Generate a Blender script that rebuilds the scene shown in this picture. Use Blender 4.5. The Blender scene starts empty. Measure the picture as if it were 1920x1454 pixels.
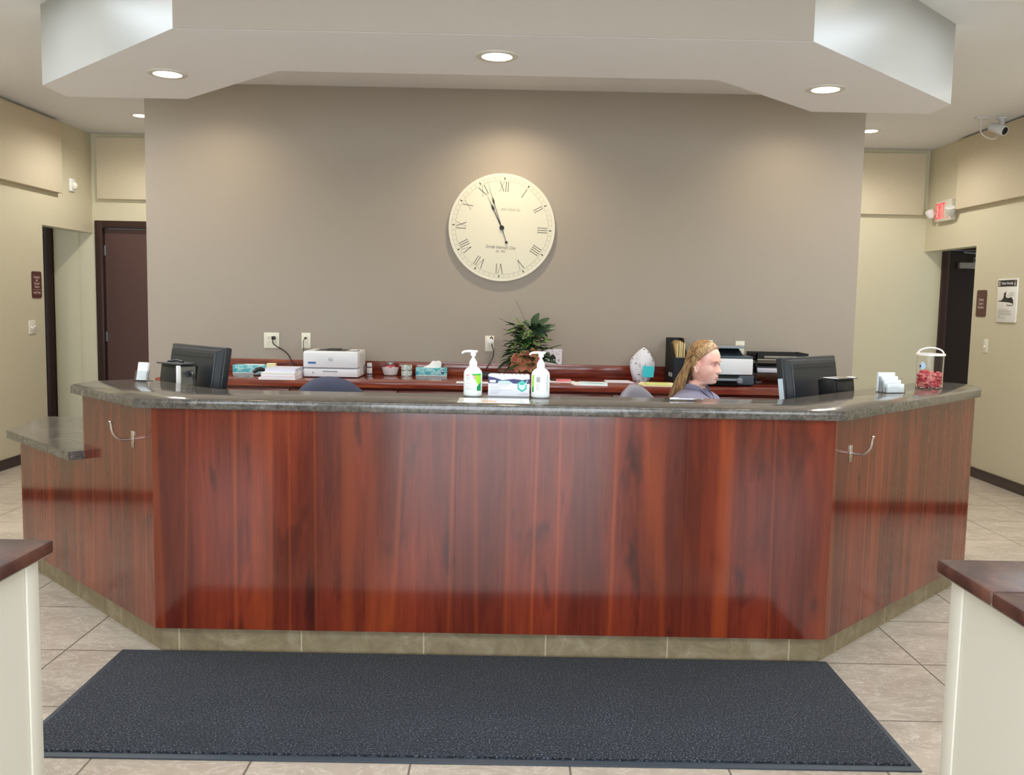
import bpy, bmesh, math, random
from mathutils import Matrix, Vector
import numpy as np
PI = math.pi
C = bpy.context.scene.collection
SC = bpy.context.scene

# ------------------------------------------------------------ camera, world, light, exposure
CAM_F, CAM_PITCH, CAM_YAW, CAM_ROLL, CAM_H = 1706.87, .0946, .005, .0193, 1.4879
def make_camera():
    cy, sy = math.cos(CAM_YAW), math.sin(CAM_YAW); cp, sp = math.cos(CAM_PITCH), math.sin(CAM_PITCH)
    cr, sr = math.cos(CAM_ROLL), math.sin(CAM_ROLL)
    R = Vector((cy, -sy, 0)); F0 = Vector((sy, cy, 0)); Z = Vector((0, 0, 1))
    F = cp*F0 - sp*Z; U = sp*F0 + cp*Z
    XA = cr*R + sr*U; UA = cr*U - sr*R
    m = Matrix(((XA.x, UA.x, -F.x, 0), (XA.y, UA.y, -F.y, 0), (XA.z, UA.z, -F.z, CAM_H), (0, 0, 0, 1)))
    cd = bpy.data.cameras.new('camera'); cd.sensor_width = 36; cd.lens = CAM_F/1920*36
    cd.clip_start = .05; cd.clip_end = 60
    o = bpy.data.objects.new('camera', cd); C.objects.link(o); o.matrix_world = m
    SC.camera = o
make_camera()
w = bpy.data.worlds.new('world'); SC.world = w; w.use_nodes = True
w.node_tree.nodes['Background'].inputs[0].default_value = (.75, .87, 1, 1)
w.node_tree.nodes['Background'].inputs[1].default_value = 1.2
SC.view_settings.view_transform = 'Standard'; SC.view_settings.look = 'None'
SC.view_settings.gamma = 1; SC.view_settings.use_curve_mapping = False
SC.view_settings.exposure = 0.38

def area(name, loc, size, power, col, rot=(0, 0, 0), sy=None, spread=PI):
    l = bpy.data.lights.new(name, 'AREA'); l.shape = 'RECTANGLE' if sy else 'SQUARE'
    l.size = size
    if sy: l.size_y = sy
    l.energy = power; l.color = col; l.spread = spread
    o = bpy.data.objects.new(name, l); C.objects.link(o); o.location = loc; o.rotation_euler = rot
    return o
def spot(name, loc, power, col, cone=110, blend=.6, rot=(0, 0, 0), r=.06):
    l = bpy.data.lights.new(name, 'SPOT'); l.energy = power; l.color = col
    l.spot_size = math.radians(cone); l.spot_blend = blend; l.shadow_soft_size = r
    o = bpy.data.objects.new(name, l); C.objects.link(o); o.location = loc; o.rotation_euler = rot
    return o
DAY = (.86, .94, 1.0); WARM = (1.0, .83, .58); WARM2 = (1.0, .88, .72)
# daylight through the glazed entrance behind the camera and the windows beside it
area('entrance_daylight', (0, -3.92, 1.25), 3.5, 172, DAY, (PI/2, 0, 0), 2.3)
area('window_daylight_left', (-3.1, -3.92, 1.7), 1.5, 40, DAY, (PI/2, 0, 0), 1.5)
area('window_daylight_right', (3.1, -3.92, 1.7), 1.5, 40, DAY, (PI/2, 0, 0), 1.5)
# soffit and ceiling downlights (fixtures are built further down)
SOFFIT_LIGHTS = [(-1.801, 4.88), (-.078, 4.406), (1.648, 4.923)]
WASH_LIGHTS = [(-2.15, 6.50), (-.02, 6.50), (2.05, 6.50)]
SIDE_LIGHTS = [(-3.30, 8.3), (3.2, 8.33), (-3.62, 6.2), (3.58, 6.2)]  # last two are added out of view to brighten the side walls
for x, y in SOFFIT_LIGHTS: spot('soffit_downlight_beam', (x, y, 2.622), 75, WARM2, 115, .9)
for (x, y), p in zip(WASH_LIGHTS, (26, 58, 26)): spot('wall_wash_beam', (x, y, 3.052), p, WARM, 138, .9)
for x, y in SIDE_LIGHTS: spot('passage_and_fill_beam', (x, y, 3.052), 56, (1, .96, .90), 168, .6)
FACE_LIGHTS = [(-2.32, 4.42), (2.14, 4.42)]
for x, y in FACE_LIGHTS: spot('room_downlight_beam', (x, y, 3.052), 26, WARM2, 95, .9)
SKY_PANELS = [(-3.1, 4.1, 1.3, 1.4), (2.98, 4.1, 1.3, 1.4), (0, .2, 3.6, 1.5)]  # last panel is unseen, placed to brighten the floor and bounce onto soffit
SKY_POWER = [30, 30, 70]
for (x, y, a, b), p in zip(SKY_PANELS, SKY_POWER): area('skylight_and_fill_daylight', (x, y, 3.035), a-.1, p, DAY, (0, 0, 0), b-.1)

# ------------------------------------------------------------ helpers
def lin(c):
    if isinstance(c, str): c = [int(c[i:i+2], 16) for i in (0, 2, 4)]
    return tuple(((v/255)/12.92 if v/255 <= .04045 else ((v/255+.055)/1.055)**2.4) for v in c) + (1,)
MATS = {}
def mat(name, col, rough=.5, metal=0, spec=.5, coat=0, emit=0, ecol=None, trans=0, ior=1.45, bump=0, bscale=200, var=0, vscale=8, alpha=1, sub=0):
    if name in MATS: return MATS[name]
    m = bpy.data.materials.new(name); m.use_nodes = True; nt = m.node_tree; b = nt.nodes['Principled BSDF']
    col = lin(col)
    b.inputs['Base Color'].default_value = col; b.inputs['Roughness'].default_value = rough
    b.inputs['Metallic'].default_value = metal; b.inputs['Specular IOR Level'].default_value = spec
    b.inputs['Coat Weight'].default_value = coat; b.inputs['IOR'].default_value = ior
    b.inputs['Transmission Weight'].default_value = trans; b.inputs['Alpha'].default_value = alpha
    if sub: b.inputs['Subsurface Weight'].default_value = sub; b.inputs['Subsurface Radius'].default_value = (.01, .004, .002)
    if emit:
        b.inputs['Emission Color'].default_value = lin(ecol) if ecol else col; b.inputs['Emission Strength'].default_value = emit
    tc = nt.nodes.new('ShaderNodeTexCoord')
    if bump:
        n = nt.nodes.new('ShaderNodeTexNoise'); n.inputs['Scale'].default_value = bscale; n.inputs['Detail'].default_value = 3
        nt.links.new(tc.outputs['Object'], n.inputs['Vector'])
        bp = nt.nodes.new('ShaderNodeBump'); bp.inputs['Strength'].default_value = bump; bp.inputs['Distance'].default_value = .002
        nt.links.new(n.outputs['Fac'], bp.inputs['Height']); nt.links.new(bp.outputs['Normal'], b.inputs['Normal'])
    n = nt.nodes.new('ShaderNodeTexNoise'); n.inputs['Scale'].default_value = vscale; n.inputs['Detail'].default_value = 4
    nt.links.new(tc.outputs['Object'], n.inputs['Vector'])
    mx = nt.nodes.new('ShaderNodeMix'); mx.data_type = 'RGBA'; v = max(var, .01)
    mx.inputs['A'].default_value = tuple(c*(1-v) for c in col[:3])+(1,); mx.inputs['B'].default_value = tuple(min(1, c*(1+v)) for c in col[:3])+(1,)
    nt.links.new(n.outputs['Fac'], mx.inputs['Factor']); nt.links.new(mx.outputs['Result'], b.inputs['Base Color'])
    MATS[name] = m
    return m
class NT:
    """small node-graph helper for the richer procedural surfaces"""
    def __init__(s, name):
        s.m = bpy.data.materials.new(name); s.m.use_nodes = True; s.t = s.m.node_tree; s.b = s.t.nodes['Principled BSDF']
        s.tc = s.t.nodes.new('ShaderNodeTexCoord').outputs['Object']; MATS[name] = s.m
    def link(s, a, b): s.t.links.new(a, b)
    def mapping(s, scale=(1, 1, 1), loc=(0, 0, 0), src=None):
        n = s.t.nodes.new('ShaderNodeMapping'); n.inputs['Scale'].default_value = scale; n.inputs['Location'].default_value = loc
        s.link(src or s.tc, n.inputs['Vector']); return n.outputs[0]
    def noise(s, vec, scale, detail=4, rough=.5, dist=0):
        n = s.t.nodes.new('ShaderNodeTexNoise'); n.inputs['Scale'].default_value = scale; n.inputs['Detail'].default_value = detail
        n.inputs['Roughness'].default_value = rough; n.inputs['Distortion'].default_value = dist
        s.link(vec, n.inputs['Vector']); return n.outputs['Fac']
    def ramp(s, fac, stops, interp='LINEAR'):
        n = s.t.nodes.new('ShaderNodeValToRGB'); cr = n.color_ramp; cr.interpolation = interp
        while len(cr.elements) < len(stops): cr.elements.new(.5)
        for e, (p, c) in zip(cr.elements, stops): e.position = p; e.color = lin(c) if not isinstance(c, float) else (c, c, c, 1)
        s.link(fac, n.inputs['Fac']); return n.outputs['Color']
    def mix(s, f, a, b, mode='MIX'):
        n = s.t.nodes.new('ShaderNodeMix'); n.data_type = 'RGBA'; n.blend_type = mode
        for v, k in ((f, 'Factor'), (a, 'A'), (b, 'B')):
            if isinstance(v, (int, float)): n.inputs[k].default_value = v
            elif isinstance(v, (tuple, str)): n.inputs[k].default_value = lin(v)
            else: s.link(v, n.inputs[k])
        return n.outputs['Result']
    def bump(s, h, strength=.3, dist=.002):
        n = s.t.nodes.new('ShaderNodeBump'); n.inputs['Strength'].default_value = strength; n.inputs['Distance'].default_value = dist
        s.link(h, n.inputs['Height']); s.link(n.outputs['Normal'], s.b.inputs['Normal'])
    def col(s, c): s.link(c, s.b.inputs['Base Color'])
    def set(s, **k):
        for a, v in k.items(): s.b.inputs[{'rough': 'Roughness', 'spec': 'Specular IOR Level', 'coat': 'Coat Weight', 'sheen': 'Sheen Weight', 'crough': 'Coat Roughness'}[a]].default_value = v

def rot_from(a, b):
    return Vector(a).rotation_difference(Vector(b)).to_matrix()
class B:
    def __init__(s): s.v = []; s.f = []; s.fm = []; s.ms = []; s.M = Matrix.Identity(4)
    def _m(s, m):
        if m not in s.ms: s.ms.append(m)
        return s.ms.index(m)
    def add(s, vs, fs, m):
        o = len(s.v); i = s._m(m)
        s.v += [tuple(s.M @ Vector(p)) for p in vs]
        s.f += [tuple(k+o for k in f) for f in fs]; s.fm += [i]*len(fs); return s
    def addbm(s, bm, m):
        bm.verts.index_update(); s.add([v.co[:] for v in bm.verts], [[v.index for v in f.verts] for f in bm.faces], m); bm.free(); return s
    def box(s, x0, x1, y0, y1, z0, z1, m, bev=0, seg=2):
        bm = bmesh.new(); bmesh.ops.create_cube(bm, size=1)
        for v in bm.verts: v.co = ((x0+x1)/2+v.co.x*(x1-x0), (y0+y1)/2+v.co.y*(y1-y0), (z0+z1)/2+v.co.z*(z1-z0))
        if bev: bmesh.ops.bevel(bm, geom=bm.edges[:], offset=bev, segments=seg, affect='EDGES', profile=.5)
        return s.addbm(bm, m)
    def prism(s, poly, z0, z1, m, bev=0, seg=2):
        n = len(poly)
        bm = bmesh.new(); lo = [bm.verts.new((x, y, z0)) for x, y in poly]; hi = [bm.verts.new((x, y, z1)) for x, y in poly]
        bm.faces.new(lo[::-1]); bm.faces.new(hi)
        for i in range(n): bm.faces.new((lo[i], lo[(i+1) % n], hi[(i+1) % n], hi[i]))
        bmesh.ops.recalc_face_normals(bm, faces=bm.faces)
        if bev: bmesh.ops.bevel(bm, geom=[e for e in bm.edges if abs(e.verts[0].co.z-e.verts[1].co.z) < 1e-6], offset=bev, segments=seg, affect='EDGES', profile=.5)
        bmesh.ops.triangulate(bm, faces=[f for f in bm.faces if len(f.verts) > 4])
        return s.addbm(bm, m)
    def lathe(s, prof, m, seg=32, sx=1, sy=1, cx=0, cy=0):
        vs = []; fs = []; n = len(prof)
        for r, z in prof:
            for k in range(seg):
                a = 2*PI*k/seg; vs.append((cx+r*sx*math.cos(a), cy+r*sy*math.sin(a), z))
        for i in range(n-1):
            for k in range(seg):
                k2 = (k+1) % seg; fs.append((i*seg+k, i*seg+k2, (i+1)*seg+k2, (i+1)*seg+k))
        fs.append(tuple(range(seg))[::-1]); fs.append(tuple((n-1)*seg+k for k in range(seg)))
        return s.add(vs, fs, m)
    def tube(s, pts, r, m, seg=8, flat=1):
        pts = [Vector(p) for p in pts]; n = len(pts)
        if not isinstance(r, (list, tuple)): r = [r]*n
        t0 = (pts[1]-pts[0]).normalized(); nrm = t0.orthogonal().normalized(); vs = []; fs = []
        prev = t0
        for i in range(n):
            t = (pts[min(i+1, n-1)]-pts[max(i-1, 0)]).normalized()
            q = prev.rotation_difference(t); nrm = (q @ nrm).normalized(); prev = t; bn = t.cross(nrm)
            for k in range(seg):
                a = 2*PI*k/seg; vs.append(pts[i]+r[i]*(math.cos(a)*nrm+flat*math.sin(a)*bn))
        for i in range(n-1):
            for k in range(seg):
                k2 = (k+1) % seg; fs.append((i*seg+k, i*seg+k2, (i+1)*seg+k2, (i+1)*seg+k))
        fs.append(tuple(range(seg))[::-1]); fs.append(tuple((n-1)*seg+k for k in range(seg)))
        return s.add(vs, fs, m)
    def ball(s, c, r, m, seg=16):
        bm = bmesh.new(); bmesh.ops.create_uvsphere(bm, u_segments=seg, v_segments=seg//2+2, radius=1)
        r = (r, r, r) if isinstance(r, (int, float)) else r
        for v in bm.verts: v.co = (c[0]+v.co.x*r[0], c[1]+v.co.y*r[1], c[2]+v.co.z*r[2])
        return s.addbm(bm, m)
    def plate(s, pts, m, th=.002, out=(0, 0, 1)):
        """thin extruded polygon in local x,y; thickness along z"""
        return s.prism(pts, out[2]*0, th, m)
    def text(s, body, size, x, y, m, depth=.0004, z=0, italic=0, sx=1, align='CENTER', rot=0, wrap=None):
        vs, fs = text_mesh(body, depth, italic, align)
        ca, sa = math.cos(rot), math.sin(rot); out = []
        for p in vs:
            px, py = p[0]*size*sx, p[1]*size
            px, py = x+px*ca-py*sa, y+px*sa+py*ca; pz = z+p[2]
            if wrap: r = wrap; out.append(((r+pz)*math.sin(px/r), -(r+pz)*math.cos(px/r), py))
            else: out.append((px, py, pz))
        return s.add(out, fs, m)
    def build(s, name, parent=None, smooth=None, loc=None):
        me = bpy.data.meshes.new(name); me.from_pydata(s.v, [], s.f)
        for m in s.ms: me.materials.append(m)
        me.polygons.foreach_set('material_index', s.fm); me.update()
        bm = bmesh.new(); bm.from_mesh(me); bmesh.ops.recalc_face_normals(bm, faces=bm.faces); bm.to_mesh(me); bm.free()
        if smooth is not None:
            me.shade_smooth(); me.set_sharp_from_angle(angle=math.radians(smooth))
        o = bpy.data.objects.new(name, me); C.objects.link(o)
        if parent: o.parent = parent
        if loc: o.location = loc
        return o
_tc = {}
def text_mesh(body, depth, italic, align):
    key = (body, depth, italic, align)
    if key in _tc: return _tc[key]
    cu = bpy.data.curves.new('t', 'FONT'); cu.body = body; cu.size = 1; cu.extrude = depth/2; cu.shear = italic
    cu.align_x = align; cu.align_y = 'CENTER'; cu.resolution_u = 3
    o = bpy.data.objects.new('t', cu); C.objects.link(o)
    dg = bpy.context.evaluated_depsgraph_get(); me = bpy.data.meshes.new_from_object(o.evaluated_get(dg))
    r = ([v.co[:] for v in me.vertices], [tuple(p.vertices) for p in me.polygons])
    bpy.data.objects.remove(o); bpy.data.curves.remove(cu); bpy.data.meshes.remove(me)
    _tc[key] = r
    return r
def tag(o, label, cat, group=None, kind=None):
    if label: o['label'] = label
    if cat: o['category'] = cat
    if group: o['group'] = group
    if kind: o['kind'] = kind
    return o
def thing(name, label, cat, loc=(0, 0, 0), rz=0, group=None, M=None):
    o = bpy.data.objects.new(name, None); o.empty_display_size = .05; C.objects.link(o)
    if M is not None: o.matrix_world = M
    else: o.location = loc; o.rotation_euler = (0, 0, rz)
    return tag(o, label, cat, group)
def struct(o): o['kind'] = 'structure'; return o
def frame(origin, side):
    """local frame on a wall: x to the right for the viewer, y up, z out of the wall"""
    x, n = {'back': ((1, 0, 0), (0, -1, 0)), 'left': ((0, 1, 0), (1, 0, 0)), 'right': ((0, -1, 0), (-1, 0, 0))}[side]
    m = Matrix(((x[0], 0, n[0], origin[0]), (x[1], 0, n[1], origin[1]), (x[2], 1, n[2], origin[2]), (0, 0, 0, 1)))
    return m
def dup(root, loc=None, rz=None, M=None, label=None):
    r = root.copy(); C.objects.link(r)
    if M is not None: r.matrix_world = M
    if loc is not None: r.location = loc
    if rz is not None: r.rotation_euler = (0, 0, rz)
    if label: r['label'] = label
    for ch in list(root.children):
        c = ch.copy(); C.objects.link(c); c.parent = r
        for g in ch.children:
            d = g.copy(); C.objects.link(d); d.parent = c
    return r

# ------------------------------------------------------------ materials
TAUPE = mat('taupe_wall_paint', 'A79D92', .62, bump=.08, bscale=350, spec=.3)
CREAM = mat('cream_wall_paint', 'D3CBAF', .55, bump=.08, bscale=350, spec=.35)
CEIL = mat('ceiling_paint', 'E6E7EA', .8, bump=.5, bscale=45, spec=.2)
SOFFW = mat('soffit_white_paint', 'F2F2F5', .75, bump=.2, bscale=90, spec=.2)
PANEL = mat('acoustic_fabric', 'D6CAB0', .95, bump=.5, bscale=120, var=.05, vscale=40, spec=.1)
DARKWOOD = mat('dark_brown_trim', '37221C', .35, var=.15, vscale=20)
DOORWOOD = mat('door_brown', '59403B', .35, var=.08, vscale=12)
HALFW = mat('half_wall_paint', 'D2CDC0', .6, bump=.08, bscale=300, spec=.3)
WHITE = mat('white_plastic', 'F2F3F2', .35); IVORY = mat('ivory_plastic', 'EAE6D6', .35)
WHITEP = mat('white_paper', 'F4F5F8', .7); BLACK = mat('black_plastic', '15171C', .35)
BLACKM = mat('matte_black', '1A1A1D', .7); DGREY = mat('dark_grey_plastic', '33373E', .4)
CHROME = mat('brushed_nickel', 'C9C6C2', .22, metal=1); STEEL = mat('steel', 'A9ABAE', .35, metal=1)
INK = mat('dark_ink', '2A2826', .6); LINE = mat('thin_grey_ink', '9AA0A8', .7)
LENS = mat('downlight_lens', 'FFF1D2', .4, emit=9, ecol='FFE9C0')
SKYM = mat('skylight_diffuser', 'FFFFFF', .4, emit=1.6, ecol='DDEEFF')

n = NT('counter_wood_laminate')
wv = n.mapping((1, 1, .15)); d1 = n.noise(wv, 8, 5, .62, .7)
base = n.ramp(d1, [(.28, '46150D'), (.42, '5C1F13'), (.52, '6E2818'), (.62, '7E301C'), (.72, '8F3A1C')])
wv2 = n.mapping((1, 1, .04)); g = n.noise(wv2, 50, 6, .7, .4)
base = n.mix(.42, base, n.ramp(g, [(.3, '4A160E'), (.7, '853722')]), 'MIX')
wv3 = n.mapping((1, 1, .28), (3.3, 0, 1)); k = n.noise(wv3, 7.5, 3, .55, .4)
base = n.mix(n.ramp(k, [(.0, 0.0), (.57, 0.0), (.70, .85)]), base, '2C0F0F')
wv4 = n.mapping((1, 1, .02), (7, 0, 2)); k = n.noise(wv4, 4.5, 1, .4, .1)
base = n.mix(n.ramp(k, [(.480, 0.0), (.5, .5), (.520, 0.0)]), base, '9E471F')
wv5 = n.mapping((1, 1, .10), (11, 0, 5)); k = n.noise(wv5, 4, 2, .5, .3)
base = n.mix(n.ramp(k, [(.40, .4), (.55, 0.0)]), base, '3C130D')
n.col(base); n.set(rough=.5, spec=.03, coat=1.0, crough=.11); n.b.inputs['Coat IOR'].default_value = 1.52
CWOOD = n.m
n = NT('desk_wood_laminate')
wv = n.mapping((.1, 1, 1)); d1 = n.noise(wv, 22, 4, .6, .6)
n.col(n.ramp(d1, [(.3, '4E1C17'), (.5, '7A3226'), (.62, '8E422C'), (.72, 'A85A38')])); n.set(rough=.14, spec=.7)
DWOOD = n.m
n = NT('granite_laminate')
a = n.noise(n.tc, 26, 6, .7, 1.2); b_ = n.noise(n.tc, 60, 5, .7, 2.0)
base = n.ramp(a, [(.30, '2A2725'), (.45, '47423D'), (.6, '605A54'), (.72, '857E76')])
v = n.ramp(b_, [(.47, 0.0), (.5, .55), (.53, 0.0)]); base = n.mix(n.mix(.45, v, '000000'), base, '97908A')
n.col(base); n.set(rough=.13, spec=.5)
GRAN = n.m
n = NT('floor_tile')
br = n.t.nodes.new('ShaderNodeTexBrick'); br.offset = 0; br.squash = 1
for k_, v_ in (('Scale', 1), ('Mortar Size', .0035), ('Mortar Smooth', .1), ('Brick Width', .512), ('Row Height', .526), ('Bias', 0)): br.inputs[k_].default_value = v_
br.inputs['Color1'].default_value = lin('B3A493'); br.inputs['Color2'].default_value = lin('BEB0A1'); br.inputs['Mortar'].default_value = lin('6A6156')
n.link(n.mapping((1, 1, 1), (.801+.512*20, -3.164+.526*20, 0)), br.inputs['Vector'])
a = n.noise(n.mapping((1, 1.6, 1)), 3.2, 6, .65, .9)
cl = n.ramp(a, [(.3, '8D8075'), (.5, 'A99C90'), (.7, 'C3B7A8')])
base = n.mix(.55, br.outputs['Color'], cl)
vv = n.noise(n.mapping((1, 2, 1), (5, 3, 0)), 4.5, 8, .7, 1.6)
base = n.mix(n.ramp(vv, [(.480, 0.0), (.5, .7), (.520, 0.0)]), base, 'DDD3C6')
base = n.mix(br.outputs['Fac'], base, '6A6156')
n.col(base); n.set(rough=.3, spec=.45)
inv = n.t.nodes.new('ShaderNodeMath'); inv.operation = 'SUBTRACT'; inv.inputs[0].default_value = 1; n.link(br.outputs['Fac'], inv.inputs[1])
n.bump(inv.outputs[0], .3, .002)
FLOORM = n.m
n = NT('kick_tile')
br = n.t.nodes.new('ShaderNodeTexBrick'); br.offset = 0
for k_, v_ in (('Scale', 1), ('Mortar Size', .003), ('Brick Width', .512), ('Row Height', 5.0), ('Bias', 0)): br.inputs[k_].default_value = v_
br.inputs['Color1'].default_value = lin('857660'); br.inputs['Color2'].default_value = lin('8F806A'); br.inputs['Mortar'].default_value = lin('B5A78C')
sw = n.t.nodes.new('ShaderNodeSeparateXYZ'); n.link(n.tc, sw.inputs[0]); cb = n.t.nodes.new('ShaderNodeCombineXYZ')
ad = n.t.nodes.new('ShaderNodeMath'); ad.operation = 'ADD'; ad.inputs[1].default_value = 10.24-.18; n.link(sw.outputs['X'], ad.inputs[0])
n.link(ad.outputs[0], cb.inputs[0]); cb.inputs[1].default_value = 2.5; n.link(cb.outputs[0], br.inputs['Vector'])
a = n.noise(n.tc, 7, 6, .7, 1.5)
base = n.mix(.6, br.outputs['Color'], n.ramp(a, [(.3, '65573F'), (.5, '877859'), (.66, 'A3957B'), (.75, 'C0B498')]))
base = n.mix(br.outputs['Fac'], base, 'B5A78C')
n.col(base); n.set(rough=.4)
KICK = n.m
n = NT('mat_carpet')
a = n.noise(n.tc, 150, 3, .7); b_ = n.noise(n.tc, 3, 4, .6, .5)
base = n.ramp(a, [(.38, '0E1015'), (.5, '262A33'), (.58, '454955'), (.68, '858995')])
base = n.mix(n.ramp(b_, [(.35, .35), (.65, 0.0)]), base, '24272D')
n.col(base); n.set(rough=.95, spec=.1, sheen=.1); n.bump(a, 1.0, .006)
CARPET = n.m
n = NT('cap_tile')
a = n.noise(n.tc, 9, 5, .6, .8); n.col(n.ramp(a, [(.3, '33201B'), (.5, '4A2D26'), (.7, '6B4538')])); n.set(rough=.42)
CAPT = n.m

# ------------------------------------------------------------ room shell
ZC = 3.07
XL, XR, YD, YB, YF = -4.2, 4.19, 9.28, 7.02, -4.0
def sbox(name, x0, x1, y0, y1, z0, z1, m): return struct(B().box(x0, x1, y0, y1, z0, z1, m).build(name))
sbox('floor', -6, 6, YF-.2, 9.6, -.1, 0, FLOORM)
b = B()   # ceiling with openings for the side skylights and the added middle panel
def slab_with_holes(b, X0, X1, Y0, Y1, z0, z1, holes, m):
    xs = sorted({X0, X1, *[h[0]-h[2]/2 for h in holes], *[h[0]+h[2]/2 for h in holes]})
    ys = sorted({Y0, Y1, *[h[1]-h[3]/2 for h in holes], *[h[1]+h[3]/2 for h in holes]})
    for i in range(len(xs)-1):
        for j in range(len(ys)-1):
            cx, cy = (xs[i]+xs[i+1])/2, (ys[j]+ys[j+1])/2
            if not any(abs(cx-h[0]) < h[2]/2 and abs(cy-h[1]) < h[3]/2 for h in holes):
                b.box(xs[i], xs[i+1], ys[j], ys[j+1], z0, z1, m)
slab_with_holes(b, -6, 6, YF-.2, 9.6, ZC, ZC+.12, SKY_PANELS, CEIL)
struct(b.build('ceiling'))
sbox('wall_back', -2.77, 2.665, YB, YD, 0, ZC, TAUPE)
b = B()
for x0, x1, z0, z1 in ((-6, 4.4, 2.17, ZC), (4.4, 6, 2.13, ZC), (-4.6, -4.14, 0, 2.17), (-6, -5.6, 0, 2.17), (-3.2, 4.4, 0, 2.17), (5.36, 6, 0, 2.13)):
    b.box(x0, x1, YD, YD+.12, z0, z1, CREAM)
struct(b.build('wall_rear_passage'))
b = B(); b.box(XL-.12, XL, YF, 8.28, 0, ZC, CREAM); b.box(XL-.12, XL, 8.28, YD, 2.09, ZC, CREAM); b.box(-6, XL-.12, 8.16, 8.28, 0, ZC, CREAM)
struct(b.build('wall_left'))
b = B(); b.box(XR, XR+.12, YF, 8.25, 0, ZC, CREAM); b.box(XR, XR+.12, 8.25, YD, 2.065, ZC, CREAM); b.box(XR+.12, 6, 8.13, 8.25, 0, ZC, CREAM)
struct(b.build('wall_right'))
b = B()   # wall behind the camera with the glazed entrance and two windows
for x0, x1, z0, z1 in ((-4.2, -3.9, 0, ZC), (-3.9, -2.3, 0, .9), (-3.9, -2.3, 2.5, ZC), (-2.3, -1.85, 0, ZC), (-1.85, 1.85, 2.45, ZC), (1.85, 2.3, 0, ZC), (2.3, 3.9, 0, .9), (2.3, 3.9, 2.5, ZC), (3.9, 4.19, 0, ZC)):
    b.box(x0, x1, YF-.12, YF, z0, z1, CREAM)
struct(b.build('wall_front'))
GLASS = mat('window_glass', 'FFFFFF', .02, trans=1, ior=1.1)
def glazing(name, x0, x1, z0, z1, nx):
    b = B(); t = .04
    b.box(x0, x1, YF-.09, YF-.03, z0, z0+t, DARKWOOD); b.box(x0, x1, YF-.09, YF-.03, z1-t, z1, DARKWOOD)
    for i in range(nx+1):
        x = x0+(x1-x0-t)*i/nx; b.box(x, x+t, YF-.09, YF-.03, z0, z1, DARKWOOD)
    o = struct(b.build(name)); B().box(x0, x1, YF-.062, YF-.058, z0, z1, GLASS).build('pane', o)
glazing('window_1', -3.9, -2.3, .9, 2.5, 2); glazing('window_2', 2.3, 3.9, .9, 2.5, 2); glazing('door_4', -1.85, 1.85, 0, 2.45, 4)
# baseboards
def bb(name, x0, x1, y0, y1): struct(B().box(x0, x1, y0, y1, 0, .088, DARKWOOD, .004).build(name, smooth=30))
bb('baseboard_left', XL, XL+.015, YF, 8.28); bb('baseboard_right', XR-.015, XR, YF, 8.25)
bb('baseboard_rear', -4.56, -4.2, YD-.015, YD); bb('baseboard_rear', -3.14, 4.34, YD-.015, YD)
# doors on the rear passage wall
def door(name, x0, x1, zt, leafm, closer=False, hinge_side=-1, recess=.05, cw=.075):
    b = B()   # frame
    y = YD
    b.box(x0-cw, x0, y-.02, y+.12, 0, zt+cw, DARKWOOD, .003); b.box(x1, x1+cw, y-.02, y+.12, 0, zt+cw, DARKWOOD, .003)
    b.box(x0-cw+.001, x1+cw-.001, y-.019, y+.12, zt, zt+cw, DARKWOOD, .003)
    o = struct(b.build(name, smooth=30))
    lf = B().box(x0+.003, x1-.003, y+recess, y+recess+.04, .01, zt-.003, leafm).build('door_leaf', o)
    hb = B()
    for z in (.25, 1.05, 1.92): hb.box(x0+.001, x0+.012, y+recess-.012, y+recess+.002, z-.05, z+.05, STEEL)
    hb.build('hinge', o)
    h = B(); h.tube([(x1-.08, y+recess, 1.0), (x1-.08, y+recess-.05, 1.0), (x1-.19, y+recess-.055, 1.0)], .01, STEEL); h.build('door_handle', o, smooth=40)
    if closer:
        c = B(); c.box(x0+.11, x0+.30, y+recess-.055, y+recess, 1.905, 1.965, mat('closer_grey', '9A9690', .4), .004)
        c.tube([(x0+.26, y+recess-.03, 1.965), (x0+.26, y+recess-.03, 2.01), (x0+.52, y-.10, 2.025)], .008, STEEL)
        c.tube([(x0+.14, y-.012, 2.065), (x0+.5, y-.06, 2.035)], .008, STEEL); c.build('door_closer', o, smooth=40)
    return o
door('door_1', -4.10, -3.22, 2.14, DOORWOOD, recess=.04); door('door_2', -5.56, -4.685, 2.09, mat('door_dark', '2A1B18', .4), recess=.03)
door('door_3', 4.445, 5.30, 2.09, mat('door_dark', '2A1B18', .4), closer=True, recess=.045)
struct(B().box(-4.355, -4.343, YD-.004, YD, .09, 2.6, CREAM).build('trim_1'))

# soffit hanging from the ceiling
ZS = 2.634
outer = [(-1.476, 4.067), (1.299, 4.067), (2.455, 5.223), (2.455, 5.49)]
poly = outer + [(1.759, 5.49), (1.045, 4.777), (-1.2005, 4.777), (-1.914, 5.49), (-2.618, 5.49), (-2.618, 5.209)]
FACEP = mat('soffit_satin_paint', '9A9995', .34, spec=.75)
b = B(); b.prism(poly, ZS, ZC, SOFFW); o = struct(b.build('ceiling_soffit'))
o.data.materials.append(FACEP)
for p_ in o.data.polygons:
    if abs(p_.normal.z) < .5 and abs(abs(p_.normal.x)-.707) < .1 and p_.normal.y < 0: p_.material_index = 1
struct(B().box(-1.474, 1.297, 4.061, 4.067, ZS+.001, ZC, TAUPE).build('trim_2'))

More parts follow.
